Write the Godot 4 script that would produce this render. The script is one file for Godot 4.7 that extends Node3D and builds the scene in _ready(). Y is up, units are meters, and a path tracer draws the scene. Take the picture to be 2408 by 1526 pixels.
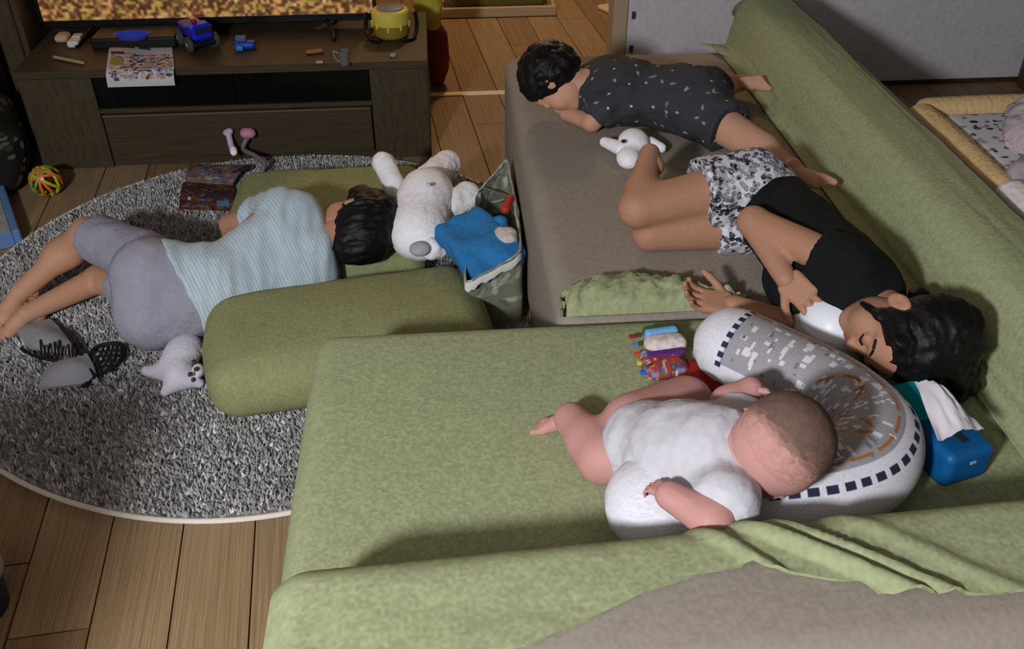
extends Node3D

# ---------------------------------------------------------------- lens model of the photograph (2408 x 1526)
const FOCAL := 2200.0
const PITCH := 36.0
const YAW := 4.6
const CAM := Vector3(0.0, 1.55, 0.0)
const SEAT := 0.43

var fwd: Vector3
var rgt: Vector3
var upv: Vector3
var rng := RandomNumberGenerator.new()
var taken := {}
var mats := {}

# a point at height h above the floor that the photograph shows at pixel (x, y)
func at(x: float, y: float, h: float) -> Vector3:
	var d: Vector3 = fwd + rgt * ((x - 1204.0) / FOCAL) - upv * ((y - 763.0) / FOCAL)
	return CAM + d * ((h - CAM.y) / d.y)

# ---------------------------------------------------------------- scene helpers
func numbered(called: String) -> String:
	if not taken.has(called):
		taken[called] = 0
		return called
	taken[called] += 1
	return "%s_%03d" % [called, taken[called]]

func tag(o: Node3D, label: String, category: String, group := "", kind := "") -> Node3D:
	o.set_meta("label", label)
	o.set_meta("category", category)
	if group != "": o.set_meta("group", group)
	if kind != "": o.set_meta("kind", kind)
	return o

func thing(called: String, label: String, category: String, where := Vector3.ZERO, turn := 0.0, group := "") -> Node3D:
	var o := Node3D.new()
	o.name = numbered(called)
	add_child(o)
	o.position = where
	o.rotation.y = turn
	tag(o, label, category, group)
	return o

func part(called: String, mesh: Mesh, m: Material, parent: Node3D, where := Vector3.ZERO, rot := Vector3.ZERO) -> MeshInstance3D:
	var o := MeshInstance3D.new()
	o.name = called if parent != self else numbered(called)
	o.mesh = mesh
	o.material_override = m
	o.position = where
	o.rotation = rot
	o.cast_shadow = GeometryInstance3D.SHADOW_CASTING_SETTING_ON
	parent.add_child(o, true)
	return o

func single(called: String, mesh: Mesh, m: Material, label: String, category: String, where := Vector3.ZERO, rot := Vector3.ZERO) -> MeshInstance3D:
	var o := part(called, mesh, m, self, where, rot)
	tag(o, label, category)
	return o

func structure(called: String, mesh: Mesh, m: Material, where := Vector3.ZERO, label := "") -> MeshInstance3D:
	var o := part(called, mesh, m, self, where)
	o.set_meta("kind", "structure")
	if label != "": o.set_meta("label", label)
	return o

# ---------------------------------------------------------------- materials
func c8(r: float, g: float, b: float) -> Color:
	return Color(r / 255.0, g / 255.0, b / 255.0)

func flat(col: Color, rough := 0.8, metal := 0.0) -> StandardMaterial3D:
	var m := StandardMaterial3D.new()
	m.albedo_color = col
	m.roughness = rough
	m.metallic = metal
	m.metallic_specular = 0.35
	return m

# grain of yarn or paint: random texels, two sizes layered, turned into a tint around the colour
func speckle(key: String, col: Color, amount: float, texel: float, bump := 0.0, size := 192, rough := 0.95) -> StandardMaterial3D:
	if mats.has(key): return mats[key]
	var img := Image.create(size, size, true, Image.FORMAT_RGB8)
	var hgt := Image.create(size, size, true, Image.FORMAT_RGB8)
	var n := FastNoiseLite.new()
	n.seed = key.hash() % 1000
	n.frequency = 0.05
	var r := RandomNumberGenerator.new()
	r.seed = key.hash()
	var big := n.get_seamless_image(size, size)
	for y in size:
		for x in size:
			var f := 1.0 + amount * (r.randf() * 2.0 - 1.0) + amount * 0.2 * (big.get_pixel(x, y).r * 2.0 - 1.0)
			img.set_pixel(x, y, Color(clampf(col.r * f, 0, 1), clampf(col.g * f, 0, 1), clampf(col.b * f, 0, 1)))
			var hv := r.randf()
			hgt.set_pixel(x, y, Color(hv, hv, hv))
	img.generate_mipmaps()
	var m := flat(Color.WHITE, rough)
	m.albedo_texture = ImageTexture.create_from_image(img)
	m.uv1_triplanar = true
	m.uv1_world_triplanar = true
	var s := 1.0 / (texel * size)
	m.uv1_scale = Vector3(s, s, s)
	if bump > 0.0:
		hgt.bump_map_to_normal_map(bump)
		hgt.generate_mipmaps()
		m.normal_enabled = true
		m.normal_texture = ImageTexture.create_from_image(hgt)
	mats[key] = m
	return m

# wood: streaks along one axis of the texture
func wood(key: String, col: Color, amount: float, len_m: float, wid_m: float, rough := 0.55, turn := false) -> StandardMaterial3D:
	if mats.has(key): return mats[key]
	var w := 256
	var h := 256
	var img := Image.create(w, h, true, Image.FORMAT_RGB8)
	var n := FastNoiseLite.new()
	n.seed = key.hash() % 997
	n.frequency = 1.0
	n.fractal_octaves = 4
	var r := RandomNumberGenerator.new()
	r.seed = key.hash()
	var row := PackedFloat32Array()
	for y in h: row.append(r.randf())
	for y in h:
		for x in w:
			var a := TAU * x / w
			var b := TAU * y / h
			var v := n.get_noise_3d(cos(a) * 0.5 + cos(b) * 6.0, sin(a) * 0.5 + sin(b) * 6.0, 3.0 * sin(b * 2.0))
			var f := 1.0 + amount * v * 1.3 + amount * 0.5 * (row[y] - 0.5) + amount * 0.35 * (r.randf() - 0.5)
			var px := Color(clampf(col.r * f, 0, 1), clampf(col.g * f, 0, 1), clampf(col.b * f, 0, 1))
			if turn: img.set_pixel(y, x, px)
			else: img.set_pixel(x, y, px)
	img.generate_mipmaps()
	var m := flat(Color.WHITE, rough)
	m.albedo_texture = ImageTexture.create_from_image(img)
	m.uv1_triplanar = true
	m.uv1_scale = Vector3(1.0 / wid_m, 1.0 / wid_m, 1.0 / wid_m) if turn else Vector3(1.0 / len_m, 1.0 / wid_m, 1.0 / wid_m)
	mats[key] = m
	return m

func printed(img: Image, rough := 0.9) -> StandardMaterial3D:
	img.generate_mipmaps()
	var m := flat(Color.WHITE, rough)
	m.albedo_texture = ImageTexture.create_from_image(img)
	return m

func blank(w: int, h: int, c: Color) -> Image:
	var i := Image.create(w, h, true, Image.FORMAT_RGB8)
	i.fill(c)
	return i

func spot(img: Image, cx: float, cy: float, rx: float, ry: float, c: Color) -> void:
	var w := img.get_width()
	var h := img.get_height()
	for y in range(int(floor(cy - ry)), int(ceil(cy + ry)) + 1):
		for x in range(int(floor(cx - rx)), int(ceil(cx + rx)) + 1):
			var q := Vector2((x - cx) / rx, (y - cy) / ry)
			if q.length() <= 1.0:
				img.set_pixel(posmod(x, w), posmod(y, h), c)

# ---------------------------------------------------------------- mesh helpers
func to_mesh(v: PackedVector3Array, n: PackedVector3Array, uv: PackedVector2Array, idx: PackedInt32Array) -> ArrayMesh:
	var arr := []
	arr.resize(Mesh.ARRAY_MAX)
	arr[Mesh.ARRAY_VERTEX] = v
	arr[Mesh.ARRAY_NORMAL] = n
	if uv.size() == v.size(): arr[Mesh.ARRAY_TEX_UV] = uv
	arr[Mesh.ARRAY_INDEX] = idx
	var m := ArrayMesh.new()
	m.add_surface_from_arrays(Mesh.PRIMITIVE_TRIANGLES, arr)
	return m

# box with chamfered edges
func bevel_box(size: Vector3, bev := 0.004) -> ArrayMesh:
	var st := SurfaceTool.new()
	st.begin(Mesh.PRIMITIVE_TRIANGLES)
	add_box(st, Transform3D.IDENTITY, size, bev)
	st.generate_normals()
	return st.commit()

func tri(st: SurfaceTool, a: Vector3, b: Vector3, c: Vector3, outdir: Vector3) -> void:
	# clockwise seen from outside
	st.set_smooth_group(-1)
	if (b - a).cross(c - a).dot(outdir) > 0.0:
		st.add_vertex(a); st.add_vertex(c); st.add_vertex(b)
	else:
		st.add_vertex(a); st.add_vertex(b); st.add_vertex(c)

func quad(st: SurfaceTool, a: Vector3, b: Vector3, c: Vector3, d: Vector3, outdir: Vector3) -> void:
	tri(st, a, b, c, outdir)
	tri(st, a, c, d, outdir)

func add_box(st: SurfaceTool, t: Transform3D, size: Vector3, bev := 0.004) -> void:
	var h := size * 0.5
	bev = minf(bev, minf(h.x, minf(h.y, h.z)) * 0.9)
	var axes := [Vector3.RIGHT, Vector3.UP, Vector3.BACK]
	var bs := t.basis
	for ax in 3:
		var u: Vector3 = axes[(ax + 1) % 3]
		var w: Vector3 = axes[(ax + 2) % 3]
		var n: Vector3 = axes[ax]
		for s in [-1.0, 1.0]:
			var c: Vector3 = n * (h[ax] * s)
			var hu: Vector3 = u * (h[(ax + 1) % 3] - bev)
			var hw: Vector3 = w * (h[(ax + 2) % 3] - bev)
			quad(st, t * (c - hu - hw), t * (c + hu - hw), t * (c + hu + hw), t * (c - hu + hw), bs * (n * s))
		for s1 in [-1.0, 1.0]:
			for s2 in [-1.0, 1.0]:
				var cu: Vector3 = u * (h[(ax + 1) % 3] * s1)
				var cui: Vector3 = u * ((h[(ax + 1) % 3] - bev) * s1)
				var cw: Vector3 = w * (h[(ax + 2) % 3] * s2)
				var cwi: Vector3 = w * ((h[(ax + 2) % 3] - bev) * s2)
				var e: Vector3 = n * (h[ax] - bev)
				quad(st, t * (cu + cwi - e), t * (cu + cwi + e), t * (cui + cw + e), t * (cui + cw - e), bs * (u * s1 + w * s2))
	for sx in [-1.0, 1.0]:
		for sy in [-1.0, 1.0]:
			for sz in [-1.0, 1.0]:
				var s3 := Vector3(sx, sy, sz)
				var i := (h - Vector3(bev, bev, bev)) * s3
				tri(st, t * Vector3(h.x * sx, i.y, i.z), t * Vector3(i.x, h.y * sy, i.z), t * Vector3(i.x, i.y, h.z * sz), bs * s3)

# grid of points, smooth normals; f(u, v) -> Vector3 with u, v in 0..1
func grid(nu: int, nv: int, f: Callable, thick := 0.0) -> ArrayMesh:
	var v := PackedVector3Array()
	var uv := PackedVector2Array()
	for j in nv + 1:
		for i in nu + 1:
			v.append(f.call(float(i) / nu, float(j) / nv))
			uv.append(Vector2(float(i) / nu, float(j) / nv))
	var n := PackedVector3Array()
	n.resize(v.size())
	var w := nu + 1
	for j in nv:
		for i in nu:
			var a := j * w + i
			var fn := (v[a + 1] - v[a + w]).cross(v[a + w + 1] - v[a])
			for q in [a, a + 1, a + w, a + w + 1]: n[q] += fn
	# closed seams share their normals
	for j in nv + 1:
		if v[j * w].distance_to(v[j * w + nu]) < 1e-5:
			var s := n[j * w] + n[j * w + nu]
			n[j * w] = s
			n[j * w + nu] = s
	for i in n.size(): n[i] = n[i].normalized() if n[i].length() > 1e-12 else Vector3.UP
	var idx := PackedInt32Array()
	for j in nv:
		for i in nu:
			var a := j * w + i
			for q in [a, a + w + 1, a + 1, a, a + w, a + w + 1]: idx.append(q)
	if thick > 0.0:
		var base := v.size()
		for i in base:
			v.append(v[i] - n[i] * thick)
			uv.append(uv[i])
			n.append(-n[i])
		for j in nv:
			for i in nu:
				var a := base + j * w + i
				for q in [a, a + 1, a + w + 1, a, a + w + 1, a + w]: idx.append(q)
		var rim := []
		for i in nu: rim.append([i, i + 1])
		for i in nu: rim.append([nv * w + i + 1, nv * w + i])
		for j in nv: rim.append([(j + 1) * w, j * w])
		for j in nv: rim.append([j * w + nu, (j + 1) * w + nu])
		for e in rim:
			var p: int = e[0]
			var q: int = e[1]
			var dz := v[p + base] - v[p]
			var rn := (v[q] - v[p]).cross(dz)
			if rn.length() < 1e-14: continue
			rn = rn.normalized()
			var k := v.size()
			for z in [p, q, q + base, p + base]:
				v.append(v[z])
				uv.append(uv[z])
				n.append(rn)
			for z in [k, k + 2, k + 1, k, k + 3, k + 2]: idx.append(z)
	return to_mesh(v, n, uv, idx)

func lathe(profile: Array, seg := 32) -> ArrayMesh:
	return grid(seg, profile.size() - 1, func(u: float, vv: float) -> Vector3:
		var p: Vector2 = profile[int(round(vv * (profile.size() - 1)))]
		var a := -u * TAU
		if is_equal_approx(u, 1.0): a = 0.0
		return Vector3(cos(a) * p.x, p.y, sin(a) * p.x))

func smooth_path(pts: Array, n: int) -> PackedVector3Array:
	var out := PackedVector3Array()
	var m := pts.size()
	for i in n + 1:
		var t := float(i) / n * (m - 1)
		var k := mini(int(t), m - 2)
		var f := t - k
		var p0: Vector3 = pts[maxi(k - 1, 0)]
		var p1: Vector3 = pts[k]
		var p2: Vector3 = pts[k + 1]
		var p3: Vector3 = pts[mini(k + 2, m - 1)]
		out.append(p1.cubic_interpolate(p2, p0, p3, f))
	return out

# a tube along points with rounded ends; flat squeezes it across its second axis
func tube(pts: Array, r: float, n := 24, seg := 10, taper := 1.0, squash := 1.0, upx := Vector3.UP) -> ArrayMesh:
	var path := smooth_path(pts, n)
	var ends := 4
	var total := n + ends * 2
	return grid(seg, total, func(u: float, vv: float) -> Vector3:
		var k := int(round(vv * total))
		var i := clampi(k - ends, 0, n)
		var tan: Vector3 = (path[mini(i + 1, n)] - path[maxi(i - 1, 0)]).normalized()
		var side: Vector3 = tan.cross(upx)
		if side.length() < 0.01: side = tan.cross(Vector3.RIGHT)
		side = side.normalized()
		var nor: Vector3 = side.cross(tan).normalized()
		var rr := r * lerpf(1.0, taper, float(i) / n)
		var off := 0.0
		if k < ends:
			var q := float(k) / ends * PI / 2
			off = -rr * cos(q) * squash
			rr *= sin(q)
		elif k > n + ends:
			var q := float(k - n - ends) / ends * PI / 2
			off = rr * sin(q) * squash
			rr *= cos(q)
		var a := -TAU * u
		if is_equal_approx(u, 1.0): a = 0.0
		return path[i] + tan * off + side * (cos(a) * rr) + nor * (sin(a) * rr * squash))

# polygon in x / z extruded downwards from the top at y = 0
func slab(poly: PackedVector2Array, thick: float, bev := 0.0) -> ArrayMesh:
	var st := SurfaceTool.new()
	st.begin(Mesh.PRIMITIVE_TRIANGLES)
	var ids := Geometry2D.triangulate_polygon(poly)
	var inner := poly
	if bev > 0.0:
		var o := Geometry2D.offset_polygon(poly, -bev)
		if o.size() == 1 and o[0].size() == poly.size(): inner = o[0]
	ids = Geometry2D.triangulate_polygon(inner)
	for i in range(0, ids.size(), 3):
		tri(st, v3(inner[ids[i]], 0), v3(inner[ids[i + 1]], 0), v3(inner[ids[i + 2]], 0), Vector3.UP)
	var m := poly.size()
	var cen := Vector2.ZERO
	for p in poly: cen += p / m
	for i in m:
		var a := poly[i]
		var b := poly[(i + 1) % m]
		var e := (b - a).orthogonal()
		if e.dot((a + b) * 0.5 - cen) < 0: e = -e
		quad(st, v3(a, -bev), v3(b, -bev), v3(b, -thick), v3(a, -thick), v3(e, 0))
	st.generate_normals()
	return st.commit()

func v3(p: Vector2, y: float) -> Vector3:
	return Vector3(p.x, y, p.y)

# ---------------------------------------------------------------- soft bodies: smooth union of tapered capsules and ellipsoids, meshed as surface nets
class Soft:
	var kind := PackedInt32Array()
	var a := PackedVector3Array()
	var b := PackedVector3Array()
	var ra := PackedFloat32Array()
	var rb := PackedFloat32Array()
	var kk := PackedFloat32Array()
	var minus := PackedInt32Array()
	var flats := PackedInt32Array()
	var inv: Array[Transform3D] = []
	var planes: Array[Plane] = []
	var noise: FastNoiseLite
	var namp := 0.0
	var stretch := Vector3.ONE

	func cap(p: Vector3, q: Vector3, r1: float, r2 := -1.0, k := 0.02, ends := 0) -> void:
		kind.append(0); a.append(p); b.append(q); ra.append(r1); rb.append(r1 if r2 < 0 else r2); kk.append(k)
		minus.append(0); flats.append(ends); inv.append(Transform3D.IDENTITY)

	func ell(c: Vector3, r: Vector3, bs := Basis.IDENTITY, k := 0.02) -> void:
		kind.append(1); a.append(c); b.append(r); ra.append(maxf(r.x, maxf(r.y, r.z))); rb.append(0); kk.append(k)
		minus.append(0); flats.append(0); inv.append(Transform3D(bs.orthonormalized(), c).affine_inverse())

	func box(c: Vector3, half: Vector3, rnd: float, bs := Basis.IDENTITY, k := 0.01) -> void:
		kind.append(2); a.append(c); b.append(half - Vector3(rnd, rnd, rnd)); ra.append(rnd); rb.append(half.length()); kk.append(k)
		minus.append(0); flats.append(0); inv.append(Transform3D(bs.orthonormalized(), c).affine_inverse())

	func cut() -> void:
		minus[minus.size() - 1] = 1

	func wrinkle(amp: float, freq: float, sd: int, st := Vector3.ONE) -> void:
		noise = FastNoiseLite.new()
		noise.seed = sd
		noise.frequency = freq
		noise.fractal_octaves = 2
		namp = amp
		stretch = st

	func one(i: int, p: Vector3) -> float:
		var t := kind[i]
		if t == 0:
			var pa := p - a[i]
			var ba := b[i] - a[i]
			var l := ba.length_squared()
			var h := clampf(pa.dot(ba) / l, 0.0, 1.0) if l > 1e-10 else 0.0
			var d := (pa - ba * h).length() - (ra[i] + (rb[i] - ra[i]) * h)
			var fl := flats[i]
			if fl != 0:
				var dir := ba.normalized()
				if fl & 2: d = maxf(d, (p - b[i]).dot(dir))
				if fl & 1: d = maxf(d, -pa.dot(dir))
			return d
		if t == 1:
			var q: Vector3 = inv[i] * p
			var r := b[i]
			var e := q / r
			var k0 := e.length()
			var k1 := (e / r).length()
			if k1 < 1e-9: return -minf(r.x, minf(r.y, r.z))
			return k0 * (k0 - 1.0) / k1
		var w: Vector3 = (inv[i] * p).abs() - b[i]
		return Vector3(maxf(w.x, 0), maxf(w.y, 0), maxf(w.z, 0)).length() + minf(maxf(w.x, maxf(w.y, w.z)), 0.0) - ra[i]

	func value(p: Vector3, ids: PackedInt32Array) -> float:
		var d := 10.0
		for i in ids:
			var e := one(i, p)
			var k := kk[i]
			if minus[i] == 0:
				var h := k - absf(d - e)
				d = minf(d, e)
				if h > 0.0: d -= h * h / (4.0 * k)
			else:
				e = -e
				var h := k - absf(d - e)
				d = maxf(d, e)
				if h > 0.0: d += h * h / (4.0 * k)
		for pl in planes: d = maxf(d, pl.distance_to(p))
		if namp > 0.0 and absf(d) < 0.03: d += namp * noise.get_noise_3dv(p * stretch)
		return d

	# appends the surface to out = [verts, normals, uvs, indices]
	func mesh_into(out: Array, cell: float, uo := Vector3.ZERO, uu := Vector3.ZERO, uvv := Vector3.ZERO) -> void:
		var lo := Vector3(1e9, 1e9, 1e9)
		var hi := -lo
		var all := PackedInt32Array()
		for i in kind.size():
			all.append(i)
			if minus[i] == 1: continue
			if kind[i] == 0:
				var r := maxf(ra[i], rb[i])
				var rv := Vector3(r, r, r)
				lo = lo.min(a[i] - rv).min(b[i] - rv)
				hi = hi.max(a[i] + rv).max(b[i] + rv)
			else:
				var r := ra[i] if kind[i] == 1 else rb[i]
				var rv := Vector3(r, r, r)
				lo = lo.min(a[i] - rv)
				hi = hi.max(a[i] + rv)
		var pad := cell * 2.0 + namp + 0.004
		lo -= Vector3(pad, pad, pad)
		hi += Vector3(pad, pad, pad)
		const B := 6
		var nb := Vector3i(((hi - lo) / (cell * B)).ceil())
		var nx := nb.x * B + 1
		var ny := nb.y * B + 1
		var nz := nb.z * B + 1
		var sy := nx
		var sz := nx * ny
		var val := PackedFloat32Array()
		val.resize(sz * nz)
		val.fill(1.0)
		var active: Array[Vector3i] = []
		var half := cell * B * 0.5
		var rad := half * 1.7321
		for bz in nb.z:
			for by in nb.y:
				for bx in nb.x:
					var c := lo + Vector3(bx, by, bz) * (cell * B) + Vector3(half, half, half)
					var ds := PackedFloat32Array()
					var dm := 10.0
					for i in all:
						var e := one(i, c)
						ds.append(e)
						if minus[i] == 0: dm = minf(dm, e)
					if dm > rad * 1.3 + 0.03 + namp: continue
					var ids := PackedInt32Array()
					for i in all:
						if minus[i] == 0:
							if ds[i] - rad * 1.2 < dm + rad * 1.2 + kk[i]: ids.append(i)
						elif ds[i] < rad * 1.3 + kk[i] * 1.5: ids.append(i)
					var dc := value(c, all)
					if dc > rad * 1.5 + namp: continue
					var x0 := bx * B
					var y0 := by * B
					var z0 := bz * B
					var solid := dc < -(rad * 1.5 + namp)
					if not solid: active.append(Vector3i(x0, y0, z0))
					for z in range(z0, z0 + B):
						for y in range(y0, y0 + B):
							var o := z * sz + y * sy
							for x in range(x0, x0 + B):
								val[o + x] = -1.0 if solid else value(lo + Vector3(x, y, z) * cell, ids)
		var V: PackedVector3Array = out[0]
		var N: PackedVector3Array = out[1]
		var U: PackedVector2Array = out[2]
		var I: PackedInt32Array = out[3]
		var vid := PackedInt32Array()
		vid.resize(sz * nz)
		vid.fill(-1)
		var offs := PackedInt32Array([0, 1, sy, sy + 1, sz, sz + 1, sz + sy, sz + sy + 1])
		var ea := PackedInt32Array([0, 2, 4, 6, 0, 1, 4, 5, 0, 1, 2, 3])
		var eb := PackedInt32Array([1, 3, 5, 7, 2, 3, 6, 7, 4, 5, 6, 7])
		var cor := PackedVector3Array()
		for q in 8: cor.append(Vector3(q & 1, (q >> 1) & 1, (q >> 2) & 1))
		var cells := PackedInt32Array()
		for bl in active:
			for z in range(bl.z, bl.z + B):
				for y in range(bl.y, bl.y + B):
					for x in range(bl.x, bl.x + B):
						var o := z * sz + y * sy + x
						var s0 := val[o] < 0.0
						var mixed := false
						for q in range(1, 8):
							if (val[o + offs[q]] < 0.0) != s0:
								mixed = true
								break
						if not mixed: continue
						var acc := Vector3.ZERO
						var cnt := 0
						for e in 12:
							var va := val[o + offs[ea[e]]]
							var vb := val[o + offs[eb[e]]]
							if (va < 0.0) != (vb < 0.0):
								acc += cor[ea[e]].lerp(cor[eb[e]], va / (va - vb))
								cnt += 1
						vid[o] = V.size()
						cells.append(o)
						V.append(lo + (Vector3(x, y, z) + acc / cnt) * cell)
						N.append(Vector3.ZERO)
		for o in cells:
			var s0 := val[o] < 0.0
			for ax in 3:
				var st: int = [1, sy, sz][ax]
				var s1: int = [sy, sz, 1][ax]
				var s2: int = [sz, 1, sy][ax]
				var e1 := val[o + st] < 0.0
				if s0 == e1: continue
				if o - s1 - s2 < 0: continue
				var q0 := vid[o - s1 - s2]
				var q1 := vid[o - s2]
				var q2 := vid[o]
				var q3 := vid[o - s1]
				if q0 < 0 or q1 < 0 or q3 < 0: continue
				if not s0:
					var t := q1
					q1 = q3
					q3 = t
				var fn := (V[q2] - V[q0]).cross(V[q3] - V[q1])
				N[q0] += fn; N[q1] += fn; N[q2] += fn; N[q3] += fn
				I.append(q0); I.append(q2); I.append(q1)
				I.append(q0); I.append(q3); I.append(q2)
		for i in range(U.size(), V.size()):
			N[i] = N[i].normalized() if N[i].length() > 1e-14 else Vector3.UP
			U.append(Vector2((V[i] - uo).dot(uu), (V[i] - uo).dot(uvv)))
		out[0] = V
		out[1] = N
		out[2] = U
		out[3] = I

func soft_mesh(list: Array, uo := Vector3.ZERO, uu := Vector3.ZERO, uvv := Vector3.ZERO) -> ArrayMesh:
	var out := [PackedVector3Array(), PackedVector3Array(), PackedVector2Array(), PackedInt32Array()]
	for e in list: e[0].mesh_into(out, e[1], uo, uu, uvv)
	return to_mesh(out[0], out[1], out[2], out[3])


# box with rounded edges, optional puff of its six faces
func round_box(half: Vector3, r: float, puff := 0.0, wob := 0.0, sd := 1) -> ArrayMesh:
	var noise := FastNoiseLite.new()
	noise.seed = sd
	noise.frequency = 4.0
	var v := PackedVector3Array()
	var n := PackedVector3Array()
	var uv := PackedVector2Array()
	var idx := PackedInt32Array()
	var inner := half - Vector3(r, r, r)
	for ax in 3:
		var a1 := (ax + 1) % 3
		var a2 := (ax + 2) % 3
		var c1 := steps(half[a1], r)
		var c2 := steps(half[a2], r)
		for s in [-1.0, 1.0]:
			var base := v.size()
			for q in c2:
				for p in c1:
					var x := Vector3.ZERO
					x[ax] = half[ax] * s
					x[a1] = p
					x[a2] = q
					var cl := x.clamp(-inner, inner)
					var d := (x - cl).normalized()
					var pos := cl + d * r
					var e := pos / half
					var g := Vector3.ONE - e * e
					var pf := puff * (d.x * d.x * g.y * g.z + d.y * d.y * g.x * g.z + d.z * d.z * g.x * g.y)
					pos += d * (pf + wob * noise.get_noise_3dv(pos))
					v.append(pos)
					n.append(d)
					uv.append(Vector2(p / half[a1] * 0.5 + 0.5, q / half[a2] * 0.5 + 0.5))
			var w: int = c1.size()
			for j in c2.size() - 1:
				for i in w - 1:
					var a := base + j * w + i
					if s > 0:
						for z in [a, a + w + 1, a + 1, a, a + w, a + w + 1]: idx.append(z)
					else:
						for z in [a, a + 1, a + w + 1, a, a + w + 1, a + w]: idx.append(z)
	if wob > 0.0 or puff > 0.0:
		# normals of the displaced skin
		var acc := {}
		for t in range(0, idx.size(), 3):
			var fn := (v[idx[t + 2]] - v[idx[t]]).cross(v[idx[t + 1]] - v[idx[t]])
			for z in 3:
				var key := Vector3i((v[idx[t + z]] * 20000.0).round())
				acc[key] = acc.get(key, Vector3.ZERO) + fn
		for i in v.size():
			var f: Vector3 = acc[Vector3i((v[i] * 20000.0).round())]
			if f.length() > 1e-12:
				f = f.normalized()
				n[i] = f if f.dot(n[i]) > 0 else -f
	return to_mesh(v, n, uv, idx)

func steps(h: float, r: float) -> PackedFloat32Array:
	var o := PackedFloat32Array()
	var k := 5
	for i in k: o.append(-h + r * (1.0 - cos(float(i) / k * PI / 2)) )
	var m := clampi(int((h - r) * 2.0 / 0.03), 2, 40)
	for i in m + 1: o.append(-(h - r) + (h - r) * 2.0 * i / m)
	for i in range(k - 1, -1, -1): o.append(h - r * (1.0 - cos(float(i) / k * PI / 2)))
	return o

func solid(list: Array, bev := 0.003) -> ArrayMesh:
	var st := SurfaceTool.new()
	st.begin(Mesh.PRIMITIVE_TRIANGLES)
	for e in list: add_box(st, Transform3D(Basis.IDENTITY, e[0]), e[1], bev)
	st.generate_normals()
	return st.commit()

func between(lo: Vector3, hi: Vector3) -> Array:
	return [(lo + hi) * 0.5, hi - lo]

# ================================================================ scene
func _ready() -> void:
	rng.seed = 7
	# ---- camera
	var y := deg_to_rad(YAW)
	var p := deg_to_rad(PITCH)
	fwd = Vector3(sin(y) * cos(p), -sin(p), -cos(y) * cos(p))
	rgt = Vector3(cos(y), 0, sin(y))
	upv = rgt.cross(fwd)
	var cam := Camera3D.new()
	cam.name = "camera"
	add_child(cam)
	cam.transform = Transform3D(Basis(rgt, upv, -fwd), CAM)
	cam.fov = rad_to_deg(2.0 * atan(763.0 / FOCAL))
	cam.near = 0.05
	cam.current = true
	# ---- environment and exposure
	var we := WorldEnvironment.new()
	we.name = "environment"
	var env := Environment.new()
	env.background_mode = Environment.BG_COLOR
	env.background_color = Color(0, 0, 0)
	env.tonemap_mode = Environment.TONE_MAPPER_LINEAR
	env.tonemap_exposure = 1.0
	env.sdfgi_enabled = true
	env.ssao_enabled = true
	env.ssil_enabled = true
	we.environment = env
	add_child(we)
	# ---- the lamps that are on: a globe lamp behind the photographer on the left, a dim pendant in the hall
	globe_lamp("floor_lamp", "white paper globe floor lamp behind the sofa on the left", Vector3(-1.05, 1.85, 0.75), 0.12, 7.6, Color(0.97, 0.965, 0.98), true)
	globe_lamp("pendant_lamp", "small globe pendant lamp hanging in the hall beyond the doorway", Vector3(0.3, 1.95, -5.0), 0.1, 1.6, Color(1.0, 0.82, 0.6), false)
	build_room()
	build_sofa()
	build_rug()
	build_cabinet()
	build_floor_things()
	build_right_corner()
	build_hall_things()
	build_sofa_things()
	build_people()

func globe_lamp(called: String, label: String, where: Vector3, r: float, energy: float, col: Color, stand: bool) -> void:
	var t := thing(called, label, "lamp", Vector3(where.x, 0, where.z))
	var metal := flat(c8(60, 58, 56), 0.4, 0.6)
	if stand:
		part("base", lathe([Vector2(0.14, 0.0), Vector2(0.14, 0.012), Vector2(0.13, 0.02), Vector2(0, 0.022)], 32), metal, t)
		part("pole", tube([Vector3(0, 0.02, 0), Vector3(0, where.y - r + 0.01, 0)], 0.011, 6, 10), metal, t)
	else:
		part("cord", tube([Vector3(0, where.y + r - 0.005, 0), Vector3(0, CEIL - 0.01, 0)], 0.005, 4, 8), metal, t)
	var glow := flat(c8(240, 240, 240), 0.7)
	glow.emission_enabled = true
	glow.emission = col
	glow.emission_energy_multiplier = 0.9
	var prof := []
	for i in 17:
		var q := -PI / 2 + PI * i / 16.0
		prof.append(Vector2(cos(q) * r, sin(q) * r))
	part("paper_globe", lathe(prof, 32), glow, t, Vector3(0, where.y, 0))
	var l := OmniLight3D.new()
	l.name = "light"
	l.position = Vector3(0, where.y, 0)
	l.light_color = col
	l.light_energy = energy
	l.light_size = r * 0.9
	l.omni_range = 14.0
	l.omni_attenuation = 2.0
	l.shadow_enabled = true
	t.add_child(l)

# ---------------------------------------------------------------- room
const X0 := -2.6
const X1 := 2.53
const ZB := -3.77
const ZF := 2.4
const ZH := -5.9
const CEIL := 2.4

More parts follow.
